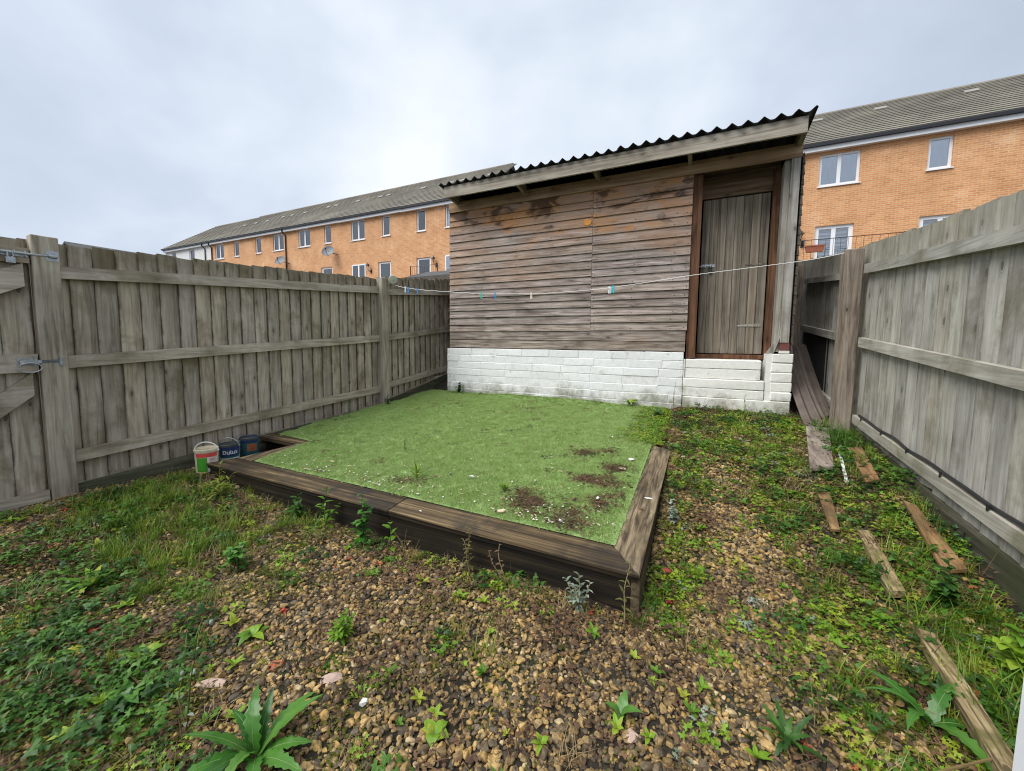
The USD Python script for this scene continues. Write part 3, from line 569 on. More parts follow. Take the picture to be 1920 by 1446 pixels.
# weatherboards
def clap(zs, x0, x1, y=FY, name='weatherboard', plain_from=None):
    for k in range(len(zs) - 1):
        zt, zb = zs[k], zs[k + 1]
        flat = plain_from is not None and k >= plain_from
        yb, yt = (y - .012, y - .012) if flat else (y - .020 - rng.uniform(0, .004), y - .003)
        d1, d2 = rng.normal(0, .0025, 2)
        tz = zt + (.0 if flat else .012)
        gap = .004 if flat else 0.0
        c = [(x0, yb, zb + d1 + gap), (x0, yt, tz + d1 * .3 - gap), (x0, y + .02, zb + d1 + gap), (x0, y + .02, tz + d1 * .3 - gap), (x1, yb, zb + d2 + gap), (x1, yt, tz + d2 * .3 - gap), (x1, y + .02, zb + d2 + gap), (x1, y + .02, tz + d2 * .3 - gap)]
        sd.add(name, hexa(c), 'weatherboard')
zl = [3.475, 3.328, 3.235, 3.113, 2.99, 2.861, 2.756, 2.632, 2.525, 2.413, 2.311, 2.208, 2.094, 1.984, 1.882, 1.773, 1.658, 1.55, 1.412, 1.281]
zr = [3.475, 3.304, 3.228, 3.102, 2.977, 2.861, 2.731, 2.607, 2.503, 2.4, 2.301, 2.18, 2.068, 1.975, 1.868, 1.768, 1.664, 1.554]
clap(zl[:18], XL, -1.417); clap(zr, -1.413, -.172)
clap([1.55, 1.412, 1.281], XL, -.185, plain_from=0)
sd.add('patch', moved(trimesh.creation.cylinder(.045, height=.004, sections=14), rotx(math.pi / 2) @ np.diag([1.25, 1, 1.0]), (-1.49, FY - .0265, 3.045)), 'filler_orange')
nl_ = []
for zs_, sx_ in ((zl[:18], np.arange(-3.70, -1.43, .565)), (zr, np.array([-1.37, -.86, -.36, -.21]))):
    for zb_ in zs_[1:]:
        for xx in sx_:
            nl_.append(moved(trimesh.creation.cylinder(.0055, height=.006, sections=6), rotx(math.pi / 2), (xx + rng.normal(0, .012), FY - .019, zb_ + .03 + rng.normal(0, .006))))
sd.add('nail_heads', cat(*nl_), 'iron_dark', kind='stuff')
sd.add('backing', bx(XL + .01, -.19, FY + .02, FY + .06, 1.27, 3.60), 'black_inside')
sd.add('frieze_board', bx(-3.79, .918, FY - .034, FY - .004, 3.462, 3.612), 'frieze_board')
# eaves: fascia, rafters, corrugated sheets falling to the back
sd.add('fascia', chbox(-3.655, .895, 5.105, 5.135, 3.578, 3.745, .003, 0), 'fascia_board')
SL = -0.10
for x in (-3.64, -2.47, -1.37, -.24, .855):
    c = [(xx, yy, zz + SL * (yy - 5.136)) for xx in (x, x + .045) for yy in (5.136, 8.1) for zz in (3.60, 3.715)]
    sd.add('rafter', hexa(c), 'rafter_wood')
def corr(x0, x1, y0, y1, z0, slope, pitch=.1495, amp=.05, th=.004, n=14, phase=-3.688):
    xs = np.arange(x0, x1 + 1e-6, pitch / n)
    ph = np.abs(((xs - phase) / pitch + .5) % 1 - .5) * 2          # 0 at crest, 1 at trough
    zz = amp * np.clip(1 - ph * 1.25, 0, 1) ** 1.2
    ys = np.linspace(y0, y1, 4)
    top = np.array([(x, y, z0 + h + slope * (y - y0)) for x, h in zip(xs, zz) for y in ys])
    bot = top - [0, 0, th]
    a, b = grid(top, len(xs), 4), grid(bot, len(xs), 4)
    b.invert()
    nx = len(xs); F = []
    off = nx * 4
    for i in range(nx - 1): F += [(i * 4, off + i * 4, off + i * 4 + 4), (i * 4, off + i * 4 + 4, i * 4 + 4), (i * 4 + 3, i * 4 + 7, off + i * 4 + 7), (i * 4 + 3, off + i * 4 + 7, off + i * 4 + 3)]
    V = np.vstack([top, bot]); F = np.vstack([a.faces, b.faces + off, np.array(F)])
    return trimesh.Trimesh(V, F, process=False)
x = -3.725; k = 0
while x < .93:
    x2 = min(x + .1495 * 6.25, .965)
    sd.add('roof_sheet', corr(x, x2, 5.055 + rng.normal(0, .004), 8.2, 3.752 + (.006 if k % 2 else 0), SL), 'roof_black', smooth=50)
    x += .1495 * 6; k += 1
# sides, back
for s, (xa, xb) in enumerate(((XL - .012, XL + .012), (XR + .004, XR + .03))):
    zs = np.linspace(3.50, 1.28, 21)
    for k in range(20):
        xo = xa if s == 0 else xb
        xi = xb if s == 0 else xa
        c = [(xo, FY, zs[k + 1]), (xo + (.012 if s == 0 else -.012), FY, zs[k] + .01), (xi, FY, zs[k + 1]), (xi, FY, zs[k] + .01), (xo, 8.0, zs[k + 1]), (xo + (.012 if s == 0 else -.012), 8.0, zs[k] + .01), (xi, 8.0, zs[k + 1]), (xi, 8.0, zs[k] + .01)]
        sd.add('side_board', hexa(c), 'dark_side_wood')
sd.add('base_side', bx(XL - .03, XL + .1, FY + .11, 8.0, .4, 1.275), 'white_block')
sd.add('base_side', bx(.84, .945, FY + .43, 8.0, .4, 1.275), 'white_block')
sd.add('side_backing', bx(.895, .926, FY + .062, 7.96, 1.28, 3.50), 'dark_side_wood')
sd.add('back_wall', bx(XL, XR, 7.97, 8.0, .5, 3.45), 'dark_side_wood')
sd.add('floor', bx(XL + .02, XR, FY + .52, 7.96, 1.15, 1.19), 'black_inside')
# doorway, set back
DY = 5.75
sd.add('threshold', chbox(-.10, .70, DY - .05, DY + .06, 1.192, 1.252, .006, .002), 'door_frame_wood')
jl = sd.add('door_frame', cat(bx(-.172, -.066, FY + .022, DY + .05, 1.20, 3.47), bx(.696, .765, DY - .09, DY + .05, 1.20, 3.47)), 'door_frame_wood')
sd.add('header', bx(-.066, .696, DY - .03, DY + .04, 3.235, 3.40), 'dark_header_wood')
sd.add('header', bx(-.066, .765, DY - .012, DY + .03, 3.405, 3.62), 'dark_header_wood')
dr = sd.holder('door')
dx = np.linspace(-.052, .684, 9)
for a, b in zip(dx[:-1], dx[1:]):
    dr.add('door_board', chbox(a + .0015, b - .0015, DY - .012 - rng.uniform(0, .002), DY + .012, 1.262, 3.222, .004, .0005), 'door_wood')
dr.add('ledge', bx(-.05, .68, DY + .013, DY + .04, 1.4, 1.5), 'door_wood')
dr.add('patch', hexa([(x_, y_, z_) for x_, zz in ((.40, (1.612, 1.628)), (.655, (1.605, 1.648))) for y_ in (DY - .02, DY - .013) for z_ in zz]), 'reveal_wood')
dr.add('patch', bx(.45, .66, DY - .018, DY - .0135, 2.365, 2.385), 'scrap_grey')
bl = dr.add('bolt', cat(bx(-.04, .115, DY - .016, DY - .0125, 2.375, 2.412), tube([(-.09, DY - .026, 2.388), (.07, DY - .026, 2.388)], .007, 6), bx(.0, .012, DY - .034, DY - .015, 2.37, 2.415), bx(.06, .072, DY - .034, DY - .015, 2.37, 2.415)), 'galvanised')
dr.add('padlock', cat(bx(.05, .085, DY - .045, DY - .018, 2.30, 2.345), tube([(.057, DY - .03, 2.345), (.057, DY - .03, 2.375), (.067, DY - .03, 2.388), (.078, DY - .03, 2.375), (.078, DY - .03, 2.345)], .004, 5)), 'iron_dark')
# right cheek of the doorway and the corner post
for a, b in ((FY + .03, FY + .17), (FY + .172, DY - .09)):
    sd.add('cheek_board', bx(.768, .820, a, b, 1.30 + (0.0 if a > 5.5 else .0), 3.47), 'reveal_wood')
sd.add('loose_board', hexa([(.69, FY - .004, 1.285), (.83, FY - .002, 1.50), (.69, FY + .02, 1.285), (.83, FY + .02, 1.50), (.77, FY - .004, 1.285), (.834, FY - .002, 1.51), (.77, FY + .02, 1.285), (.834, FY + .02, 1.51)]), 'reveal_wood')
sd.add('corner_post', chbox(.822, .908, FY - .028, FY + .06, 1.405, 3.459, .004, .001), 'reveal_wood')
sd.add('post_foot', bx(.822, .915, FY - .022, FY + .06, 1.318, 1.404), 'red_brick_paint')
sd.add('post_foot', bx(.820, .918, FY - .020, FY + .06, 1.284, 1.317), 'white_step')

# ------------------------------------------------------------------ timber edging and lawn
ed = thing('raised_bed_edging', 'dark weathered timber edging framing the artificial lawn', 'edging', (-2.2, 2.05, .1))
def slab(P4, th, r=.004):
    """P4: 4 corners (x,y) anticlockwise on the lawn plane -> board of thickness th just under the plane"""
    top = np.array([(x, y, lawn_z(y)) for x, y in P4]); bot = top - [0, 0, th]
    c = np.mean(top, 0)
    pts = []
    for p in top:
        d = (c - p); d[2] = 0; d /= np.linalg.norm(d)
        pts += [p + d * r * 1.4, p - [0, 0, r]]
    for p in bot: pts.append(p)
    return trimesh.convex.convex_hull(np.array(pts))
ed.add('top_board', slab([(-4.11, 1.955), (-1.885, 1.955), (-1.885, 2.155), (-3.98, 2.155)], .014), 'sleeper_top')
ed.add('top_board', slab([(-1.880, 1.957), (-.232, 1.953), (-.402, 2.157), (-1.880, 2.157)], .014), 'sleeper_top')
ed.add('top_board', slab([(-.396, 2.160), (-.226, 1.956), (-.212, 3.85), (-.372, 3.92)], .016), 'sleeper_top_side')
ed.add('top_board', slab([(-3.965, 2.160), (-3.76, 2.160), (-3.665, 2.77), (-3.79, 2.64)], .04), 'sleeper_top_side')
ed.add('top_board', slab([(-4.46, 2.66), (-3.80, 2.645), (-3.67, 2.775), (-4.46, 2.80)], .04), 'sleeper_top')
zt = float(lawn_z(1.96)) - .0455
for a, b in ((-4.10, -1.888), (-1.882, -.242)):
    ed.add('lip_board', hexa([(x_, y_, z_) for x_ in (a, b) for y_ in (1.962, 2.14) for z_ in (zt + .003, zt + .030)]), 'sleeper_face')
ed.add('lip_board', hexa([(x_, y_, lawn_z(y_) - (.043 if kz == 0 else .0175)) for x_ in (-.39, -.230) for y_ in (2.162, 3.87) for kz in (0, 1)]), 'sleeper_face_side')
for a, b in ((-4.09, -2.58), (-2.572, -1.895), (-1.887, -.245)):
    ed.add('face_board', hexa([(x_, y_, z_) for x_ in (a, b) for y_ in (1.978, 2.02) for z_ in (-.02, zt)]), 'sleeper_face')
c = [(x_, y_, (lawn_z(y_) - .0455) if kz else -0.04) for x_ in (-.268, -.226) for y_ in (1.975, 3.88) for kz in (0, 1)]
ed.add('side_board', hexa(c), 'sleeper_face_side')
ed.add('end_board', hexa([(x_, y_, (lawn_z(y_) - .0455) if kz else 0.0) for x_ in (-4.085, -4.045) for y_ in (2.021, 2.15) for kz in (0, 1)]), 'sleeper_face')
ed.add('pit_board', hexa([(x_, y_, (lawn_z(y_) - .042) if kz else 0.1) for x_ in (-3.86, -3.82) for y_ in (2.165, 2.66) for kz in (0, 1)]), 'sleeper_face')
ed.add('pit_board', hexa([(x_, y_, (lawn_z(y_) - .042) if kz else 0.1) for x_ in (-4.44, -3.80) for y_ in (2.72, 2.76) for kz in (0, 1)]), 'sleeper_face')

def lawn_h(x, y):
    z = lawn_z(y) + .006 + .012 * (meshkit.fbm(np.stack([x * 1.3, y * 1.3, 0 * x], -1), 3, seed=11) - .5)
    roll = np.exp(-((y - 5.30) / .07) ** 2) * smooth(-3.3, -2.6, x) * (1 - smooth(-1.5, -.8, x))
    return z + .045 * roll - .012 * smooth(3.9, 4.4, y) * smooth(-.7, -.35, x)
def lawn_right(y): return np.where(y < 3.9, -.385, -.36 + .05 * np.sin((y - 3.9) * 4.0))
def lawn_left(y): return np.where(y < 2.78, -3.71 - .0 * y, flx(y) + .07 + .09 * (meshkit.noise(np.stack([y * 4, 0 * y, 0 * y], -1), 5)))
ly = np.concatenate([np.arange(2.15, 2.78, .06), [2.781], np.arange(2.84, 5.44, .05)]); U = np.linspace(0, 1, 70)
LX = lawn_left(ly)[None] * (1 - U[:, None]) + lawn_right(ly)[None] * U[:, None]; LY = np.broadcast_to(ly[None], LX.shape)
single('artificial_lawn', grid(np.stack([LX, LY, lawn_h(LX, LY)], -1).reshape(-1, 3), len(U), len(ly)), 'lawn_backing', 'green artificial turf mat inside the timber edging', 'lawn', kind='structure', smooth=True)

def blade_patch(nb, size, hmin, hmax, w, lean, seed):
    r = np.random.default_rng(seed)
    b = r.uniform(-size / 2, size / 2, (nb, 2)); a = r.uniform(0, 2 * math.pi, nb); h = r.uniform(hmin, hmax, nb)
    ld = r.normal(0, lean, (nb, 2)) * h[:, None]
    ux, uy = np.cos(a) * w / 2, np.sin(a) * w / 2
    V = np.zeros((nb, 3, 3))
    V[:, 0] = np.stack([b[:, 0] - ux, b[:, 1] - uy, 0 * h], 1); V[:, 1] = np.stack([b[:, 0] + ux, b[:, 1] + uy, 0 * h], 1)
    V[:, 2] = np.stack([b[:, 0] + ld[:, 0], b[:, 1] + ld[:, 1], h], 1)
    return trimesh.Trimesh(V.reshape(-1, 3), np.arange(nb * 3).reshape(-1, 3), process=False)
DIRT = [(-.62, 2.60, .20), (-.78, 2.36, .26), (-1.15, 2.44, .20), (-.66, 2.95, .17), (-.82, 3.5, .24), (-2.05, 2.37, .12), (-1.4, 2.40, .13), (-.60, 3.2, .12)]
def dirt_at(x, y):
    d = np.zeros(np.shape(x))
    for a, b, r in DIRT: d = np.maximum(d, np.exp(-(((x - a) / r) ** 2 + ((y - b) / (r * .55)) ** 2)))
    n = meshkit.fbm(np.stack([x * 9, y * 9, 0 * x], -1), 3, seed=21)
    return np.clip(d * 1.5 + (n - .5) * 3.4 - .62, 0, 1) * np.clip(d * 4, 0, 1)
n = 19000
py = rng.uniform(2.17, 5.41, n); px = lawn_left(py) + .02 + rng.uniform(0, 1, n) * (lawn_right(py) - lawn_left(py) - .04)
kp = rng.uniform(size=n) > dirt_at(px, py) * 1.1
px, py = px[kp], py[kp]; n = len(px)
instancer('turf_blades', [(blade_patch(46, .07, .010, .020, .0032, .7, 40 + k), 'turf_blade', False) for k in range(4)], np.stack([px, py, lawn_h(px, py) - .001], 1), quats_z(n, .06), rng.uniform(.8, 1.2, n), rng.integers(0, 4, n), 'short green plastic blades of the artificial lawn', 'turf')

# ------------------------------------------------------------------ plants: shapes
def leaf(L, W, segs=6, serr=0.0, bend=.5, fold=.15, teeth=0, tip=1.0, base=.12, seed=0):
    """one leaf from the origin along +x, rising then drooping; returns trimesh"""
    r = np.random.default_rng(seed)
    t = np.linspace(0, 1, segs + 1)
    w = W / 2 * (np.sin(np.pi * t ** (.75 * tip)) ** .8 * (1 - base) + base * (1 - t)) 
    if teeth:
        w = w * (1 - serr * (np.arange(segs + 1) % 2))
    w[-1] = W * .02
    x = L * t * (1 - .18 * bend * t); z = L * (.55 * bend * t - .75 * bend * t ** 2)
    V = []; rip = r.uniform(0, 6.28)
    for i in range(segs + 1):
        for c_ in (-1, -.55, 0, .55, 1):
            V.append((x[i], c_ * w[i], z[i] + fold * abs(c_) * w[i] + (.10 * w[i] * math.sin(i * 1.9 + rip + 2.1 * c_) if c_ else 0) - .10 * w[i] * (abs(c_) == 1)))
    F = []
    for i in range(segs):
        for j in range(4):
            a = i * 5 + j
            F += [(a, a + 5, a + 6), (a, a + 6, a + 1)]
    return trimesh.Trimesh(np.array(V, float), np.array(F), process=False)
def midrib(L, bend, rad):
    t = np.linspace(0, .93, 10)
    return tube(np.stack([L * t * (1 - .18 * bend * t), 0 * t, L * (.55 * bend * t - .75 * bend * t ** 2) + rad * .3], 1), np.linspace(rad, rad * .3, 10), 5)
def placed(mesh, yaw, pitch=0.0, at=(0, 0, 0), s=1.0, rollx=0.0):
    return moved(mesh, rotz(yaw) @ roty(-pitch) @ rotx(rollx) * s, at)
def lobed(R, lobes, r):
    """flat lobed leaf (fan), tilted a little"""
    V = [(0, 0, 0)]; n = lobes * 2 + 1
    for i in range(n):
        a = -2.4 + 4.8 * i / (n - 1); q = R * (1.0 if i % 2 else .55) * r.uniform(.85, 1.1)
        V.append((q * math.cos(a), q * math.sin(a), -.25 * q * r.uniform(0, 1)))
    return trimesh.Trimesh(np.array(V), np.array([(0, i, i + 1) for i in range(1, n)]), process=False)
def clump(nleaf, spread, height, R, seed, lobes=5):
    r = np.random.default_rng(seed); out = []
    for k in range(nleaf):
        a = r.uniform(0, 2 * math.pi); d = spread * math.sqrt(r.uniform(0, 1)); h = height * r.uniform(.35, 1) * (1 - .4 * d / spread)
        p = np.array([d * math.cos(a), d * math.sin(a), h])
        out.append(placed(lobed(R * r.uniform(.6, 1.15), lobes, r), r.uniform(0, 6.28), r.normal(0, .35), p, 1.0, r.normal(0, .35)))
        if h > .015:
            b = np.array([d * .3 * math.cos(a), d * .3 * math.sin(a), 0]); w = np.array([-math.sin(a), math.cos(a), 0]) * .0012
            out.append(trimesh.Trimesh(np.array([b - w, b + w, p]), np.array([(0, 1, 2)]), process=False))
    return cat(*out)
def tuft(nb, h, spread, w, seed, droop=.6):
    r = np.random.default_rng(seed); V, F = [], []
    for k in range(nb):
        a = r.uniform(0, 6.28); L = h * r.uniform(.5, 1.1); d = droop * r.uniform(.3, 1.3); b = r.normal(0, spread, 2); i0 = len(V); wa = a + 1.57
        for s in range(4):
            t = s / 3; rr = L * d * t ** 1.6; z = L * t * (1 - .35 * d * t)
            c = np.array([b[0] + rr * math.cos(a), b[1] + rr * math.sin(a), z]); o = np.array([math.cos(wa), math.sin(wa), 0]) * w * (1 - t) ** .6 / 2
            if s < 3: V += [c - o, c + o]
            else: V.append(c)
        F += [(i0, i0 + 1, i0 + 3), (i0, i0 + 3, i0 + 2), (i0 + 2, i0 + 3, i0 + 5), (i0 + 2, i0 + 5, i0 + 4), (i0 + 4, i0 + 5, i0 + 6)]
    return trimesh.Trimesh(np.array(V), np.array(F), process=False)

# ------------------------------------------------------------------ gravel, ground cover
def stone(seed):
    r = np.random.default_rng(seed)
    s = trimesh.creation.icosphere(2); v = np.array(s.vertices)
    nn = r.normal(size=(11, 3)); nn /= np.linalg.norm(nn, axis=1, keepdims=True)
    for q in nn:                                     # broken faces
        d = v @ q; lim = r.uniform(.5, .78); v -= np.outer(np.maximum(d - lim, 0), q)
    v += .07 * (meshkit.noise(v * 2.2 + seed * 5, seed)[:, None] - .5) * v
    return trimesh.Trimesh(v * np.array([1.15, .9, .68]), s.faces, process=False)
BOARDS = [((.86, 3.66), (1.08, 4.8), .095), ((.985, 3.5), (1.07, 4.02), .02), ((1.13, 3.5), (1.2, 4.16), .06), ((.79, 2.95), (.82, 3.36), .04), ((.92, 2.47), (.935, 2.98), .042), ((.905, 1.42), (.95, 2.2), .045), ((1.21, 2.68), (1.23, 3.25), .05)]
def off_boards(x, y):
    ok = np.ones(np.shape(x), bool)
    for (ax_, ay_), (bx_, by_), w in BOARDS:
        t = np.clip(((x - ax_) * (bx_ - ax_) + (y - ay_) * (by_ - ay_)) / ((bx_ - ax_) ** 2 + (by_ - ay_) ** 2), 0, 1)
        ok &= np.hypot(x - ax_ - t * (bx_ - ax_), y - ay_ - t * (by_ - ay_)) > w
    return ok | (np.modf(np.abs(np.sin(x * 913.7 + y * 617.3)) * 4375.85)[0] < .38)
def garden_mask(x, y):
    ok = (x > flx(y) + .03) & (x < 1.33)
    inside = (y > 1.975) & (x < np.where(y > 3.92, -.42, -.215)) & ~((x < -4.12) & (y < 2.1))
    ok &= ~inside & (y < 5.41) & off_boards(x, y)
    return ok
def green_at(x, y):
    """how densely the ground is overgrown, 0..1"""
    g = lambda a, b, ra, rb, h: h * np.exp(-(((x - a) / ra) ** 2 + ((y - b) / rb) ** 2))
    v = g(-3.9, 1.35, 1.25, .50, 1.05) + g(-2.9, 1.25, .8, .42, .5) + g(-2.15, .48, .62, .28, 1.15) + g(-3.0, .80, .6, .3, .55)
    v = v + .70 * smooth(-.05, .25, x) * smooth(2.2, 3.4, y) + .7 * smooth(-.3, -.1, x) * (1 - smooth(.0, .18, x)) * smooth(1.7, 2.1, y) + 1.0 * smooth(.55, .85, x) * smooth(1.45, 1.9, y) + .55 * smooth(.25, .55, x) * smooth(1.2, 1.6, y)
    v = v + .75 * np.exp(-((y - 1.93) / .13) ** 2) * smooth(-3.2, -2.6, x) * (1 - smooth(-.9, -.3, x))
    v = v - .55 * g(.25, 2.5, .24, 1.0, 1.0) - g(-.35, 1.2, 1.0, .4, .3)
    n = meshkit.fbm(np.stack([x * 2.9, y * 2.9, 0 * x], -1), 4, seed=31)
    return np.clip(v + (n - .5) * 1.5 + .09, 0, 1) * smooth(.12, .45, x - flx(y))
def scatter(n, x0, x1, y0, y1):
    x = rng.uniform(x0, x1, n); y = rng.uniform(y0, y1, n); k = garden_mask(x, y); return x[k], y[k]
x1, y1 = scatter(60000, -4.6, 1.35, .15, 2.1); x2, y2 = scatter(36000, -.25, 1.35, 2.0, 4.6)
gxs, gys = np.concatenate([x1, x2]), np.concatenate([y1, y2])
kp = rng.uniform(size=len(gxs)) > green_at(gxs, gys) * .72
gxs, gys = gxs[kp], gys[kp]; n = len(gxs)
q = qmul(quats_z(n, .35), np.tile([[1, 0, 0, 0]], (n, 1)))
sz = np.clip(rng.lognormal(math.log(.0098), .34, n), .004, .022)
instancer('gravel', [(stone(k), 'gravel_stone', 25) for k in range(9)], np.stack([gxs, gys, ground_z(gxs, gys) + sz * rng.uniform(.0, .55, n)], 1), q, sz, rng.integers(0, 9, n), 'loose tan and brown gravel covering the yard', 'gravel')

def cover(name, protos, count, dens, label, cat_, s=(.7, 1.3), region=(-4.6, 1.35, .2, 5.4), dz=0.0, tilt=.12):
    x, y = scatter(count, *region)
    k = rng.uniform(size=len(x)) < dens(x, y); x, y = x[k], y[k]; n = len(x)
    instancer(name, protos, np.stack([x, y, ground_z(x, y) + dz], 1), quats_z(n, tilt), rng.uniform(*s, n), rng.integers(0, len(protos), n), label, cat_)
nz = lambda x, y, s, sd: meshkit.fbm(np.stack([x * s, y * s, 0 * x], -1), 3, seed=sd)
right = lambda x: smooth(-.25, -.05, x)
cover('ground_cover', [(clump(18, .055, .04, .0145, 60 + k), 'leaf_bright', False) for k in range(5)], 17000,
      lambda x, y: np.maximum(green_at(x, y), .16 * right(x)) * (.35 + .9 * smooth(.42, .6, nz(x, y, 4.5, 61))) * (.12 + .46 * right(x) + .35 * smooth(.5, .62, nz(x, y, 3, 41))) * (1 - .6 * smooth(-1.6, -2.0, x) * (1 - smooth(.8, 1.0, y))), 'low bright green lobed weeds spreading over the gravel', 'ground cover', (.55, 1.25))
cover('moss', [(clump(22, .05, .012, .010, 80 + k, 3), 'moss', False) for k in range(4)], 26000,
      lambda x, y: np.clip(green_at(x, y) * .7 + .05, 0, 1), 'olive moss and tiny seedlings between the stones', 'moss', (.6, 1.5))
cover('dark_weeds', [(clump(30, .09, .085, .021, 90 + k, 3 + k % 3), 'leaf_deep', False) for k in range(4)], 6000,
      lambda x, y: green_at(x, y) * (.55 * smooth(-1.5, -2.0, x) * (1 - smooth(.75, 1.0, y)) + .28 * smooth(.75, 1.0, x) + .10 + .2 * smooth(-2.8, -3.4, x)), 'dense dark green leafy weeds along the edges of the yard', 'weeds', (.6, 1.2))
cover('grass_tufts', [(tuft(26, .12, .022, .0042, 100 + k), 'grass_green', False) for k in range(4)], 6500,
      lambda x, y: green_at(x, y) * (.85 * smooth(-2.1, -2.7, x) * smooth(.8, 1.0, y) + .50 * smooth(.78, 1.0, x) * (1 - smooth(2.6, 3.2, y)) + .30 * smooth(1.1, 1.25, x) + .09), 'green grass growing through the gravel', 'grass', (.5, 1.2))
cover('dry_grass', [(tuft(20, .11, .03, .003, 110 + k, 1.0), 'grass_dry', False) for k in range(3)], 5200,
      lambda x, y: green_at(x, y) * (.75 * np.exp(-(((x + 2.9) / .75) ** 2 + ((y - 1.5) / .35) ** 2)) + .06) + .02 + .4 * np.exp(-(((x + .95) / .55) ** 2 + ((y - 1.86) / .09) ** 2)), 'straw coloured dead grass among the weeds', 'dry grass', (.4, 1.0))
cover('weed_stems', [(cat(*[tube([(0, 0, 0), (.02 * math.cos(a), .02 * math.sin(a), .05), (.06 * math.cos(a + .3), .06 * math.sin(a + .3), h)], [.0014, .0012, .0007], 4) for a, h in zip(np.linspace(0, 6, 5), (.12, .07, .14, .05, .09))] + [placed(leaf(.03, .009, 3, 0, .6, .1), a * 1.7, .3, (.045 * math.cos(a + .2), .045 * math.sin(a + .2), .05)) for a in np.linspace(0, 6, 7)]), mm, False) for mm in ('leaf_olive', 'debris_brown', 'grass_dry')], 3000,
      lambda x, y: .05 + .28 * green_at(x, y) + .5 * np.exp(-(((x + .9) / .9) ** 2 + ((y - 1.86) / .10) ** 2)), 'dead and withered weed stems standing among the low weeds', 'weed stems', (.5, 1.2))
cover('silver_weeds', [(clump(18, .06, .05, .016, 120 + k, 4), 'leaf_silver', False) for k in range(3)], 1500,
      lambda x, y: right(x) * smooth(.56, .66, nz(x, y, 2.2, 43)) * .6 + .012, 'silvery grey-green woolly weeds on the right path', 'weeds', (.5, 1.1))
cover('red_leaves', [(clump(4, .02, .02, .022, 130 + k, 4), 'leaf_red', False) for k in range(4)], 2600,
      lambda x, y: (.03 + .24 * smooth(.1, .4, x) * smooth(.52, .62, nz(x, y, 2.0, 47)) + .06 * np.exp(-(((x + 1.2) / .5) ** 2 + ((y - 1.8) / .2) ** 2))), 'small red and orange autumn leaves scattered over the weeds', 'leaves', (.5, 1.1), dz=.008)
tw = []
for k in range(4):
    r = np.random.default_rng(140 + k); o = []
    for j in range(9):
        L = r.uniform(.02, .07); a = r.uniform(0, 6.28); p = np.array([*r.normal(0, .035, 2), r.uniform(.006, .02)]); d = np.array([math.cos(a), math.sin(a), r.normal(0, .15)]) * L
        o.append(tube([p, p + d * .5 + [0, 0, r.normal(0, .004)], p + d], [.0016, .0018, .001], 4))
        lf_ = lobed(r.uniform(.008, .02), 2, r); o.append(placed(lf_, r.uniform(0, 6.28), r.normal(0, .4), np.array([*r.normal(0, .05, 2), r.uniform(.008, .018)])))
    tw.append((cat(*o), 'debris_brown', False))
cover('leaf_litter', tw, 5200, lambda x, y: .22 + .45 * smooth(.48, .6, nz(x, y, 2.4, 51)) + .5 * np.exp(-(((x + 1.1) / .6) ** 2 + ((y - 1.72) / .2) ** 2)), 'brown twigs and dead leaf litter on the gravel', 'litter', (.6, 1.3), dz=.006)
seed_p = []
for k in range(4):
    r = np.random.default_rng(700 + k)
    seed_p.append((cat(*[placed(leaf(.045 * r.uniform(.6, 1.2), .019 * r.uniform(.7, 1.3), 4, 0, .5, .2), 6.28 * j / 5 + r.normal(0, .3), r.uniform(.2, .9), (0, 0, .01)) for j in range(5)]), 'leaf_bright', False))
cover('seedlings', seed_p, 5200, lambda x, y: .055 + .10 * smooth(.5, .62, nz(x, y, 2.6, 57)), 'small bright seedlings coming up between the stones', 'seedlings', (.5, 1.4), dz=.006)
x = rng.uniform(-.80, -.30, 2600); y = rng.uniform(3.93, 5.40, 2600); k = rng.uniform(size=2600) < smooth(-.78, -.36, x) * .8
x, y = x[k], y[k]; n = len(x)
instancer('ground_cover', [(clump(18, .05, .03, .013, 720 + k), 'leaf_bright', False) for k in range(2)] + [(clump(22, .05, .014, .010, 725 + k, 3), 'moss', False) for k in range(3)], np.stack([x, y, lawn_h(x, y)], 1), quats_z(n, .12), rng.uniform(.5, 1.1, n), rng.integers(0, 5, n), 'low weeds creeping over the back right edge of the lawn', 'ground cover')
x = rng.uniform(-3.8, -.45, 700); y = rng.uniform(5.30, 5.415, 700); n = 700
instancer('moss', [(clump(22, .045, .022, .010, 730 + k, 3), 'leaf_deep', False) for k in range(3)], np.stack([x, y, lawn_h(x, y)], 1), quats_z(n, .12), rng.uniform(.4, .9, n) * (1.1 - .6 * meshkit.noise(np.stack([x * 3, 0 * x, 0 * x], -1), 3)), rng.integers(0, 3, n), 'dark weedy fringe along the foot of the white block wall', 'weeds')
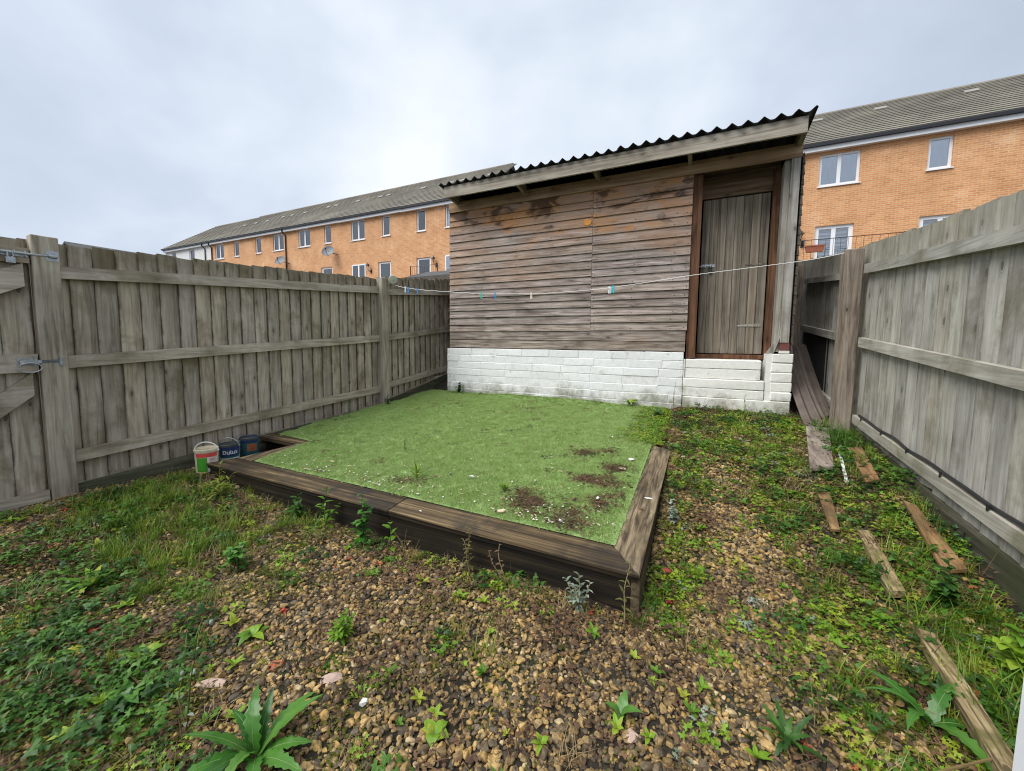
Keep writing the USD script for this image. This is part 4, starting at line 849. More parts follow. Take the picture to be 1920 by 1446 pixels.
# debris on the lawn
n = 14000
x = rng.uniform(-4.2, -.42, n); y = rng.uniform(2.18, 5.35, n); k = (rng.uniform(size=n) < dirt_at(x, y) * .9 + .006) & (x > lawn_left(y) + .03)
x, y = x[k], y[k]; n = len(x)
instancer('lawn_litter', tw, np.stack([x, y, lawn_h(x, y) + .004], 1), quats_z(n, .1), rng.uniform(.5, 1.1, n), rng.integers(0, 4, n), 'brown dead twigs and dirt lying on the artificial lawn', 'litter')
n = 5200
x = rng.uniform(-4.2, -.42, n); y = 2.19 + 3.1 * rng.uniform(0, 1, n) ** 1.8
k = (x > lawn_left(y) + .05) & (rng.uniform(size=n) < .085 + .34 * np.exp(-((y - 2.2) / .28) ** 2) * smooth(.42, .6, nz(x, y, 3.2, 55)))
x, y = x[k], y[k]; n = len(x)
chips = [(chbox(-.008, .008, -.004, .004, -.0012, .0012, .001, .0012), 'chip_cream', False), (chbox(-.014, .014, -.003, .003, -.001, .0012, .001, .001), 'chip_cream', False), (chbox(-.006, .006, -.005, .005, -.001, .001, .001, .001), 'stone_white', False)]
instancer('wood_chips', chips, np.stack([x, y, lawn_h(x, y) + .017], 1), quats_z(n, .25), rng.uniform(.35, 1.1, n) ** 1.2, rng.integers(0, 3, n), 'cream wood chips and paint flakes sprinkled on the lawn', 'chips')
#PART2
# ------------------------------------------------------------------ paint tubs in the corner of the edging
def bend(mesh, R, mid, z0, axis=(0, 0)):
    """wraps flat lettering (x along, y up, z out) round a vertical cylinder of radius R, centred at angle mid"""
    v = np.array(mesh.vertices); a = mid + v[:, 0] / R; rr = R + v[:, 2]
    return trimesh.Trimesh(np.stack([rr * np.cos(a) + axis[0], rr * np.sin(a) + axis[1], z0 + v[:, 1]], 1), mesh.faces, process=False)
def band(R, a0, a1, z0, z1, th=.0012, R1=None, n=14):
    R1 = R1 or R
    a = np.linspace(a0, a1, n); V = []
    for t in a:
        for z, r_ in ((z0, R), (z1, R1)): V += [((r_) * math.cos(t), r_ * math.sin(t), z), ((r_ + th) * math.cos(t), (r_ + th) * math.sin(t), z)]
    F = []
    for i in range(n - 1):
        o = i * 4; F += [(o + 1, o + 5, o + 7), (o + 1, o + 7, o + 3), (o + 2, o + 3, o + 7), (o + 2, o + 7, o + 6), (o, o + 1, o + 5), (o, o + 5, o + 4)]
    F += [(0, 2, 1), (1, 2, 3)]; o = (n - 1) * 4; F += [(o, o + 1, o + 2), (o + 1, o + 3, o + 2)]
    return trimesh.Trimesh(np.array(V), np.array(F), process=False)
def text_flat(s, h, depth=.0012, bold=False):
    t = meshkit.text_mesh(s, h, depth, bold); v = np.array(t.vertices); v[:, 0] -= (v[:, 0].min() + v[:, 0].max()) / 2
    return trimesh.Trimesh(v, t.faces, process=False)
def tub(name, label, at, R, Hh, wall, lid, rim, decor, handle_mat, tilt=0.0, hang=-1.0, lean=.25, swing=.15):
    T = thing(name, label, 'paint tub', at)
    o = np.array(at)
    b = T.add('body', moved(lathe([(0, 0), (R * .93, 0), (R * .94, .004), (R, Hh - .012), (R, Hh)], 40), None, o), wall, smooth=40)
    T.add('lid', moved(lathe([(R * 1.03, Hh - .022), (R * 1.045, Hh - .018), (R * 1.045, Hh), (R * 1.0, Hh + .004), (R * .93, Hh + .003), (R * .90, Hh - .010), (0, Hh - .010)], 40), None, o), lid, smooth=40)
    for nm, mesh, mm in decor: T.add(nm, moved(mesh, None, o), mm)
    d = np.array([math.cos(hang), math.sin(hang), 0]); nrm = np.array([-d[1], d[0], 0])
    pts = [d * R * 1.06 * math.cos(t) + (np.array([0, 0, 1.0]) * math.cos(swing) + nrm * math.sin(swing)) * R * lean * 4 * math.sin(t) + np.array([0, 0, Hh - .02]) for t in np.linspace(0, math.pi, 22)]
    T.add('handle', tube(np.array(pts) + o, .0052, 6), handle_mat, smooth=True)
    for s_ in (-1, 1): T.add('handle_lug', moved(trimesh.creation.cylinder(.011, height=.012, sections=10), None, (0, 0, 0)).apply_transform(np.block([[align(d), (o + d * s_ * R * 1.05 + [0, 0, Hh - .02])[:, None]], [np.zeros((1, 3)), np.ones((1, 1))]])), handle_mat)
    return T
va = -0.45      # side that faces the viewer
R1, H1 = .092, .215
tub('paint_tub', 'cream paint tub with a green and white label and red top band', (-4.195, 2.005, .14), R1, H1, 'can_cream', 'can_cream', None, [
    ('label_green', band(R1 * .955, va - .95, va + .02, .012, H1 - .072, R1=R1 * .985), 'can_green'),
    ('label_white', band(R1 * .955, va + .03, va + .95, .012, H1 - .072, R1=R1 * .985), 'can_white'),
    ('label_band', band(R1 * .988, va - 1.0, va + .98, H1 - .068, H1 - .030, R1=R1 * .998), 'can_red'),
    ('lettering', cat(bend(text_flat('Gnt', .024), R1 * .988, va + .48, H1 - .105), bend(text_flat('white matt', .011), R1 * .982, va + .48, H1 - .132)), 'can_red'),
    ('stripe', band(R1 * .984, va + .06, va + .9, H1 - .150, H1 - .145), 'can_red'),
    ('small_print', cat(*[bend(text_flat('covers and protects', .006), R1 * .976, va + .48, z_) for z_ in (.058, .044)]), 'can_dark')], 'line_white', hang=-2.45, lean=.22, swing=.1)
R2, H2 = .086, .188
tub('paint_tub', 'navy and pale paint tub with white lettering, middle of the three', (-4.235, 2.225, .155), R2, H2, 'can_pale', 'can_dark', None, [
    ('label_navy', band(R2 * .965, va - 1.35, va + 1.25, .078, H2 - .012, R1=R2 * .996), 'can_navy'),
    ('stripe', band(R2 * .957, va - 1.2, va + 1.1, .060, .078, R1=R2 * .966), 'can_teal'),
    ('lettering', bend(text_flat('Dulux', .036, bold=True), R2 * .994, va + .06, .098), 'can_white'),
    ('small_print', bend(text_flat('emulsion', .014), R2 * .962, va + .25, .034), 'can_dark')], 'galvanised', hang=-2.5, lean=.24, swing=.2)
R3, H3 = .084, .188
tub('paint_tub', 'dark teal paint tub with a rust brown picture label, nearest the pit end', (-4.265, 2.44, .175), R3, H3, 'can_teal', 'can_dark', None, [
    ('label_navy', band(R3 * .985, va - 1.5, va + .9, H3 - .05, H3 - .02, R1=R3 * .995), 'can_navy'),
    ('label_rust', band(R3 * .965, va - .35, va + .75, .05, H3 - .062, R1=R3 * .985), 'can_rust'),
    ('label_streak', cat(*[band(R3 * .976, va - .3 + .05 * k, va + .7 - .05 * k, .07 + .025 * k, .074 + .025 * k, th=.0014) for k in range(4)]), 'can_dark')], 'can_navy', hang=-2.2, lean=.2, swing=.9)

# ------------------------------------------------------------------ washing line
RX = np.array([-4.150, 4.50, 2.285]); ax = np.array([.62, -.78, -.08]); ax /= np.linalg.norm(ax)
rl = thing('line_reel', 'round olive plastic washing line reel fixed to the fence post', 'line reel', RX)
A4 = lambda Rm, t: np.block([[Rm, np.array(t, float)[:, None]], [np.zeros((1, 3)), np.ones((1, 1))]])
prof = [(0, -.03), (.055, -.03), (.064, -.024), (.066, 0), (.064, .024), (.056, .031), (.012, .033), (0, .033)]
rl.add('case', lathe(prof, 32).apply_transform(A4(align(ax), RX)), 'reel_olive', smooth=35)
rl.add('hub', lathe([(.014, .030), (.014, .037), (0, .038)], 16).apply_transform(A4(align(ax), RX)), 'reel_olive')
rl.add('bracket', cat(tube([RX + [-.05, .0, -.045], RX + [-.12, .02, -.05], RX + [-.165, .03, -.02]], .009, 6)), 'reel_olive')
LXs = np.array([-4.10, -3.891, -3.2, -2.458, -1.9, -1.283, -.60, -.164, .585, .944, 1.238]); LZs = np.array([2.20, 2.153, 2.074, 2.018, 2.003, 2.02, 2.082, 2.135, 2.201, 2.235, 2.287])
LZ = PchipInterpolator(LXs, LZs); LYf = lambda x: 4.50 + .38 * (x + 4.1) / 5.34
xs = np.linspace(-4.10, 1.238, 80)
ln_ = thing('washing_line', 'thin white washing line strung from the reel across to the right fence post', 'washing line', (xs[40], float(LYf(xs[40])), float(LZ(xs[40]))))
ln_.add('cord', tube(np.stack([xs, LYf(xs), LZ(xs)], 1), .0034, 5), 'line_white', smooth=True)
ln_.add('hook', tube([(1.238, 4.87, 2.287), (1.25, 4.86, 2.275), (1.27, 4.852, 2.27)], .005, 5), 'galvanised')
def peg(label, x, col, tw=0.0, group=None):
    p0 = np.array([x, float(LYf(x)), float(LZ(x))])
    T = thing('clothes_peg', label, 'clothes peg', p0, group)
    Rm = rotz(.45 + tw)
    for s_, ln2 in ((-1, 0), (1, 0)):
        c = []
        for xx in (-.007, .007):
            for yy in (0, 1):
                for z_, off in ((-.062, .010), (.022, .004)):
                    c.append((xx, s_ * (off + .006 * yy * 1.0) if yy else s_ * max(off - .004, .0012), z_))
        T.add('prong', moved(hexa(c), Rm @ roty(.0), p0 + [0, 0, -.004]), col)
    T.add('spring', moved(tube([(-.008, .008 * math.cos(t), -.018 + .008 * math.sin(t)) if k < 12 else (.008, .008 * math.cos(t), -.018 + .008 * math.sin(t)) for k, t in enumerate(np.linspace(0, 4 * math.pi, 24))], .0014, 4), Rm, p0), 'galvanised')
peg('white clothes peg nearest the reel, left of the bright blue pair', -3.93, 'peg_white', .5)
peg('bright blue clothes peg clipped beside the white one near the reel', -3.87, 'peg_blue', -.4)
peg('bright blue clothes peg in front of the fence, just left of the shed corner', -3.72, 'peg_blue', .2)
peg('green clothes peg on the line before the left end of the shed wall', -2.695, 'peg_green', .3)
peg('blue clothes peg just right of the single green one', -2.495, 'peg_blue', .1)
peg('cream clothes peg alone in the middle of the line', -1.985, 'peg_cream', .8)
peg('white clothes peg paired with a teal one, left of the shed door', -1.005, 'peg_white', .6)
peg('teal clothes peg paired with a white one, left of the shed door', -.965, 'peg_teal', .9)

# ------------------------------------------------------------------ scrap by the shed's right side
def scrap_sheet(name, label, low_l, low_r, top_l, top_r, th=.004, waves=3, sag=.04):
    T = thing(name, label, 'roof sheet', low_l)
    nu, nv = 40, 12; V = []
    low_l, low_r, top_l, top_r = map(np.array, (low_l, low_r, top_l, top_r))
    nrm = np.cross(low_r - low_l, top_l - low_l); nrm /= np.linalg.norm(nrm)
    if nrm[2] < 0: nrm = -nrm
    for i in range(nu):
        u = i / (nu - 1); ph = abs(((u * waves) % 1) - .5) * 2
        for j in range(nv):
            v = j / (nv - 1)
            p = (low_l * (1 - u) + low_r * u) * (1 - v) + (top_l * (1 - u) + top_r * u) * v
            V.append(p + nrm * (.045 * np.clip(1 - ph * 1.2, 0, 1) ** 1.1 - sag * 4 * v * (1 - v)))
    a = grid(np.array(V), nu, nv); b = moved(a, None, -nrm * th); b.invert()
    T.add('sheet', cat(a, b), 'corrugated_brown', smooth=50)
scrap_sheet('corrugated_sheet', 'brown corrugated roof sheet leaning against the shed base on its right', (1.015, 4.83, .50), (1.225, 5.0, .555), (.985, 6.25, 1.26), (1.19, 6.35, 1.29), waves=2.2, sag=.05)
scrap_sheet('corrugated_sheet', 'second corrugated sheet tucked behind the leaning one, nearer the fence', (1.13, 5.15, .52), (1.31, 5.25, .62), (1.08, 6.5, 1.32), (1.30, 6.6, 1.38), waves=1.9, sag=.06)
def plank(label, P4, th, mt, name='loose_plank', cat_='plank', lift=0.0, zs=None):
    """P4 corners (x, y) anticlockwise; lies on the ground"""
    zz = [float(ground_z(x, y)) + lift + .012 for x, y in P4] if zs is None else zs
    top = np.array([(x, y, z + th) for (x, y), z in zip(P4, zz)]); cen = top.mean(0); pts = []
    for p in top:
        d = cen - p; d /= np.linalg.norm(d); pts += [p + d * .006, p - [0, 0, .004], p - [0, 0, th]]
    T = thing(name, label, cat_, tuple(top[0] - [0, 0, th]))
    T.add('board', trimesh.convex.convex_hull(np.array(pts)), mt)
    return T
plank('wide grey-brown board lying below the leaning roof sheets', [(.80, 3.66), (.955, 3.70), (1.175, 4.80), (.985, 4.78)], .03, 'scrap_grey', lift=.02)
plank('thin white-painted strip between the grey and orange boards', [(.977, 3.50), (.997, 3.50), (1.08, 4.02), (1.062, 4.03)], .010, 'can_pale', lift=.012)
plank('flat orange-brown board beside the foot of the right fence', [(1.09, 3.50), (1.18, 3.56), (1.25, 4.16), (1.145, 4.14)], .022, 'scrap_orange', lift=.015)
plank('short rotten brown board half sunk in weeds beyond the edging', [(.77, 2.95), (.815, 2.95), (.86, 3.36), (.785, 3.36)], .02, 'scrap_orange', lift=.01)
plank('tan rotting timber in the path weeds, farther of the two in line', [(.885, 2.46), (.955, 2.48), (.968, 2.98), (.905, 2.99)], .04, 'scrap_tan', zs=[.152, .160, .244, .238])
plank('split tan timber in the grass at lower right, nearer of the two in line', [(.872, 1.42), (.936, 1.42), (.975, 2.26), (.918, 2.28)], .045, 'scrap_tan', zs=[.036, .042, .100, .094])
plank('brown offcut board propped in the weeds against the foot of the right fence', [(1.16, 2.665), (1.26, 2.70), (1.25, 3.22), (1.205, 3.27)], .022, 'scrap_orange', lift=.03)
sk = thing('stick', 'thin bent stick lying across the ground at the bottom right corner', 'stick', (.7, 1.57, .05))
sk.add('stem', tube([(.50, 1.42, .05), (.62, 1.51, .065), (.75, 1.60, .075), (.86, 1.67, .09), (.96, 1.73, .10)], [.003, .004, .0045, .004, .003], 6), 'grass_dry')

# ------------------------------------------------------------------ single plants
def rosette(name, label, cat_, at, nl, L, W, mt, seed, serr=.0, rise=.6, teeth=0, segs=8, tip=1.0):
    r = np.random.default_rng(seed); z = float(ground_z(*at)) if len(at) == 2 else at[2]
    T = thing(name, label, cat_, (at[0], at[1], z))
    for k in range(nl):
        a = 2 * math.pi * (k + r.uniform(-.3, .3)) / nl; s = r.uniform(.65, 1.1); pit = rise * r.uniform(.35, 1.15)
        bd = r.uniform(.4, 1.25); ro = r.normal(0, .15); q = (at[0], at[1], z + .006)
        lf_ = leaf(L * s, W * r.uniform(.8, 1.15), segs, serr, bd, .25, teeth, tip, .2, seed + k)
        ln3 = T.add('leaf', placed(lf_, a, pit, q, 1.0, ro), mt, smooth=True)
        if W > .035: ln3.add('midrib', placed(midrib(L * s, bd, W * .028), a, pit, q, 1.0, ro), 'leaf_pale')
    return T
rosette('broadleaf_plant', 'big glossy rosette of long toothed leaves at the bottom edge, left of centre', 'plant', (-1.27, .70), 12, .26, .060, 'leaf_glossy', 200, serr=.30, rise=.95, teeth=1, segs=16, tip=1.15)
rosette('broadleaf_plant', 'dark toothed dandelion rosette in the gravel at the bottom, right of centre', 'plant', (.33, 1.545), 11, .15, .030, 'leaf_deep', 220, serr=.4, rise=.85, teeth=1, segs=14, tip=1.25)
rosette('broadleaf_plant', 'large pale toothed leaves beside the nearer sunken timber at lower right', 'plant', (.80, 1.83), 6, .25, .062, 'leaf_glossy', 240, serr=.35, rise=.55, teeth=1, segs=14)
rosette('broadleaf_plant', 'upright pale green leaves among the grass on the left of the yard', 'plant', (-2.97, .84), 10, .17, .035, 'leaf_bright', 260, serr=.1, rise=.9, teeth=1, segs=10)
rosette('broadleaf_plant', 'small plant of oval leaves alone on the gravel, left of centre', 'plant', (-1.83, 1.02), 6, .11, .05, 'leaf_bright', 270, rise=.5)
rosette('broadleaf_plant', 'bright heart shaped leaf seedling in the lower left weeds', 'plant', (-1.93, .60), 9, .11, .055, 'leaf_glossy', 280, rise=.6)
rosette('broadleaf_plant', 'crinkled light green leaves at the edge of the lower left weed bed', 'plant', (-2.10, .72), 11, .12, .05, 'leaf_bright', 290, serr=.25, rise=.7, teeth=1, segs=10)
rosette('broadleaf_plant', 'small seedling with round leaves on bare gravel at the bottom centre', 'plant', (-.79, 1.03), 5, .07, .05, 'leaf_bright', 300, rise=.4)
rosette('broadleaf_plant', 'lone upright oval leaf seedling on the gravel below the edging corner', 'plant', (-.21, 1.40), 4, .10, .045, 'leaf_glossy', 310, rise=.9)
rosette('broadleaf_plant', 'spiky dock rosette growing at the foot of the white block wall', 'plant', (-.83, 5.38, .56), 10, .19, .04, 'leaf_bright', 320, rise=.7)
rosette('broadleaf_plant', 'dark spiky plant at the back right corner of the lawn', 'plant', (-.44, 5.0, .50), 11, .17, .035, 'leaf_deep', 330, rise=.8)
rosette('lawn_weed', 'fine bushy green tuft growing through the lawn near the front edging', 'weed', (-1.255, 2.485, float(lawn_h(np.array(-1.255), np.array(2.485)))), 26, .10, .010, 'leaf_bright', 340, rise=1.3, segs=4)
rosette('lawn_weed', 'yellow-green weed with long stiff leaves on the front left of the lawn', 'weed', (-2.02, 2.42, float(lawn_h(np.array(-2.02), np.array(2.42)))), 9, .17, .016, 'leaf_bright', 370, rise=1.5, segs=5)

def upright(name, label, at, h, nl, L, W, mt, seed, stem='grass_dry', lean=(0, 0), pods=0, serr=.0, z=None, branches=1):
    r = np.random.default_rng(seed); z = float(ground_z(*at)) if z is None else z
    T = thing(name, label, 'weed', (at[0], at[1], z))
    for b in range(branches):
        hb = h * (1 if b == 0 else r.uniform(.5, .85)); ln2 = np.array(lean) + (r.normal(0, .25, 2) if b else 0)
        tt = np.linspace(0, 1, 9)
        P = np.stack([at[0] + hb * ln2[0] * tt ** 1.5 + .012 * np.sin(tt * 7 + seed) * tt, at[1] + hb * ln2[1] * tt ** 1.5 + .012 * np.cos(tt * 6) * tt, z + hb * tt], 1)
        T.add('stem', tube(P, np.linspace(.0032, .0014, 9), 5), stem)
        out = []
        for k in range(nl):
            t = .15 + .85 * (k + r.uniform(0, .8)) / nl; p = np.array([np.interp(t, tt, P[:, i]) for i in range(3)])
            out.append(placed(leaf(L * r.uniform(.55, 1.1) * (1.15 - .55 * t), W * r.uniform(.7, 1.15) * (1.1 - .4 * t), 6, serr, r.uniform(.4, 1), .2, 1 if serr else 0, 1.0, .1, k), k * 2.4 + r.normal(0, .4), r.uniform(-.1, .8), p))
        if out: T.add('foliage', cat(*out), mt, smooth=True)
        for k in range(pods):
            p = P[-1 - k * 3]; T.add('seed_head', moved(trimesh.creation.icosphere(2, .007), np.diag([1, 1, 1.3]), p + r.normal(0, .004, 3)), 'leaf_silver', smooth=True)
    return T
upright('tall_weed', 'tall leafy weed rising in front of the dark edging boards, left of its joint', (-2.03, 1.86), .36, 16, .095, .045, 'leaf_glossy', 400, 'leaf_deep', (.1, -.05), branches=3)
upright('tall_weed', 'weed with a bright top sprig reaching over the front edging on its left half', (-2.42, 1.88), .33, 14, .085, .03, 'leaf_bright', 410, 'leaf_deep', (.05, 0), branches=2)
upright('tall_weed', 'bushy dark green weed low against the left end of the edging face', (-2.72, 1.88), .20, 14, .10, .04, 'leaf_deep', 420, 'leaf_deep', branches=3)
upright('tall_weed', 'single upright pale leaf stalk before the edging joint', (-1.78, 1.87), .22, 6, .10, .045, 'leaf_bright', 425, 'leaf_deep')
upright('tall_weed', 'withered grey-brown weed with a seed spike in front of the middle of the edging', (-1.19, 1.90), .30, 18, .05, .018, 'leaf_olive', 430, 'grass_dry', (-.05, 0), branches=2)
upright('tall_weed', 'drooping dead stalk in front of the edging, between the seed spike and the corner', (-.93, 1.86), .24, 9, .045, .018, 'debris_brown', 440, 'grass_dry', (-.25, .05), branches=2)
upright('tall_weed', 'tangled grey-green weed near the corner of the edging face', (-.52, 1.86), .20, 18, .06, .02, 'leaf_silver', 450, 'grass_dry', (.1, 0), branches=4)
upright('tall_weed', 'thin ferny stalk standing at the very corner of the edging', (-.285, 1.90), .34, 16, .06, .016, 'leaf_olive', 460, 'grass_dry', (.02, 0))
upright('tall_weed', 'leafy weed sprawling over the gravel left of the picture centre', (-1.44, 1.17), .13, 16, .075, .02, 'leaf_bright', 470, 'leaf_deep', (.3, .2), branches=5)
upright('tall_weed', 'glossy bushy weed where the grass meets the gravel on the left', (-2.47, 1.31), .17, 16, .08, .042, 'leaf_glossy', 480, 'leaf_deep', (.1, .1), branches=3)
upright('tall_weed', 'dry stalk with two round grey seed heads in the left foreground', (-1.585, .645), .40, 3, .04, .012, 'leaf_silver', 490, 'leaf_olive', (.12, .16), pods=1, branches=2)
upright('tall_weed', 'long grassy weed at the top end of the grass beside the paint tubs', (-3.55, 1.78), .30, 12, .15, .016, 'grass_green', 500, 'grass_dry', branches=4)
upright('tall_weed', 'small shrubby weed at the foot of the second fence post', (-4.10, 4.30), .17, 14, .06, .025, 'leaf_deep', 510, 'leaf_deep', z=.44, branches=3)
upright('tall_weed', 'thin weed growing from the lawn edge before the left fence', (-4.05, 3.55), .24, 16, .05, .022, 'leaf_deep', 520, 'leaf_deep', z=.38)
upright('lawn_weed', 'thin wispy weed standing alone in the middle left of the lawn', (-2.52, 2.86), .20, 14, .045, .012, 'leaf_deep', 530, 'grass_dry', z=float(lawn_z(2.86)), branches=2)
upright('tall_weed', 'slender green weed against the lowest white step', (.50, 5.34), .22, 12, .06, .02, 'leaf_bright', 540, 'leaf_deep', z=.57)
upright('tall_weed', 'broad leafed weed at the left end of the white block base', (-3.55, 5.34), .20, 9, .12, .06, 'leaf_deep', 550, 'leaf_deep', z=.52, branches=2)
upright('tall_weed', 'thin dead stalk before the white block wall near the steps', (-.28, 5.33), .36, 8, .05, .01, 'leaf_olive', 560, 'grass_dry', z=.53, branches=2)
upright('tall_weed', 'dark bushy weed at the side of the edging on the right path', (-.12, 2.75), .17, 22, .05, .025, 'leaf_silver', 570, 'leaf_deep', branches=4)
upright('tall_weed', 'nettle-like weed standing between the two boards by the right fence', (1.08, 2.45), .24, 18, .09, .045, 'leaf_deep', 580, 'leaf_deep', branches=4)
upright('tall_weed', 'leafy green weed in the near corner below the right fence', (1.18, 2.15), .20, 18, .10, .05, 'leaf_bright', 590, 'leaf_deep', branches=4)
gtuft = tuft(70, .30, .07, .006, 600, .9)
for k, (x, y, s, lb) in enumerate(((1.17, 4.55, 1.0, 'long green grass clump at the base of the brown fence post'), (1.12, 4.25, .85, 'long grass clump just in front of the one by the brown post'), (1.06, 1.95, .9, 'arching long grass clump beside the nearer sunken timber'), (.97, 2.32, .8, 'long grass clump in the gap between the two sunken timbers'), (1.12, 1.68, .8, 'long grass clump beside the white door edge'), (-3.75, 1.55, .6, 'long yellow-green grass clump near the left end of the edging'))):
    T = thing('grass_clump', lb, 'grass', (x, y, float(ground_z(x, y))))
    T.add('blades', placed(gtuft, k * 1.3, 0, (x, y, float(ground_z(x, y))), s), 'grass_deep' if x > 0 else 'grass_green')

# ------------------------------------------------------------------ stones and litter one can point at
def rock(label, cat_, name, at, size, mt, seed, z=None, yaw=0.0):
    r = np.random.default_rng(seed); pts = r.normal(size=(16, 3)); pts /= np.linalg.norm(pts, axis=1, keepdims=True)
    h = trimesh.convex.convex_hull(pts * np.array(size) / 2 * r.uniform(.8, 1.05, (16, 1)))
    z = float(ground_z(*at)) + size[2] * .35 if z is None else z
    single(name, moved(h, rotz(yaw), (at[0], at[1], z)), mt, label, cat_)
Lz = lambda x, y: float(lawn_h(np.array(x), np.array(y)))
rock('flat pale slab of stone tilted on the gravel left of the bottom centre', 'stone', 'stone_slab', (-1.30, 1.02), (.10, .05, .03), 'stone_pink', 1, yaw=.8)
rock('white pebble on the gravel right of the tilted pale slab', 'stone', 'pebble', (-1.10, 1.00), (.045, .035, .03), 'stone_white', 2)
rock('greyish broken brick on the gravel at the bottom right of centre', 'stone', 'brick_piece', (-.16, 1.335), (.07, .055, .03), 'stone_pink', 3, yaw=.4)
rock('long pale flat stone half under weeds in the left foreground', 'stone', 'stone_slab', (-1.72, .80), (.15, .05, .03), 'stone_pink', 4, yaw=.5)
rock('dark slate piece beside the lower left weed bed', 'stone', 'slate_piece', (-1.95, .74), (.09, .05, .012), 'slate_dark', 5, yaw=.3)
rock('white crumpled scrap near the middle of the lawn front', 'litter', 'paper_scrap', (-1.60, 2.59), (.06, .035, .025), 'stone_white', 6, z=Lz(-1.6, 2.59) + .02)
rock('small dark lump on the lawn left of the white scrap', 'litter', 'dark_lump', (-1.78, 2.57), (.035, .03, .025), 'slate_dark', 7, z=Lz(-1.78, 2.57) + .018)
rock('tan wedge of wood lying on the lawn against the front edging', 'wood', 'wood_wedge', (-1.13, 2.21), (.085, .035, .03), 'chip_cream', 8, z=Lz(-1.13, 2.21) + .018, yaw=.6)
rock('pale block of mortar in the dirt at the front right of the lawn', 'stone', 'mortar_lump', (-.74, 2.245), (.06, .03, .028), 'stone_white', 9, z=Lz(-.74, 2.245) + .016)
rock('pale flat stone right of the brown weeds near the lawn corner', 'stone', 'flat_stone', (-.50, 3.42), (.07, .05, .025), 'stone_white', 10, z=Lz(-.5, 3.42) + .02)
rock('thin pale stone just nearer than the flat one at the lawn right edge', 'stone', 'flat_stone', (-.53, 3.20), (.075, .035, .02), 'stone_pink', 11, z=Lz(-.53, 3.2) + .018)
rock('bluish white pebble in the dirt near the lawn corner', 'stone', 'pebble', (-.60, 2.62), (.03, .025, .035), 'stone_white', 12, z=Lz(-.6, 2.62) + .018)
rock('pale wood splinter on the left front of the lawn', 'wood', 'wood_splinter', (-2.97, 2.40), (.09, .02, .014), 'chip_cream', 13, z=Lz(-2.97, 2.4) + .016, yaw=.2)
rock('white flake on the front edging board near its middle', 'litter', 'paint_flake', (-1.66, 2.03), (.03, .02, .006), 'stone_white', 14, z=float(lawn_z(2.03)) + .004)
rock('white lichen-like splash on the side edging board', 'litter', 'white_splash', (-.285, 2.80), (.06, .035, .006), 'stone_white', 15, z=float(lawn_z(2.8)) + .003)
rock('curled brown leaf on the side edging board', 'leaf', 'dead_leaf', (-.315, 2.62), (.05, .025, .02), 'debris_brown', 16, z=float(lawn_z(2.62)) + .008)
rock('pale stone on the overgrown path behind the end of the side edging', 'stone', 'flat_stone', (-.10, 3.75), (.06, .045, .03), 'stone_pink', 17)
rock('orange leaf lying on the weeds beside the edging side', 'leaf', 'orange_leaf', (-.12, 2.30), (.05, .05, .012), 'leaf_red', 18, z=float(ground_z(-.12, 2.3)) + .05)
rock('tan oak leaf lying on the gravel left of centre', 'leaf', 'dead_leaf', (-1.30, 1.27), (.09, .04, .012), 'grass_dry', 19, z=float(ground_z(-1.3, 1.27)) + .03)

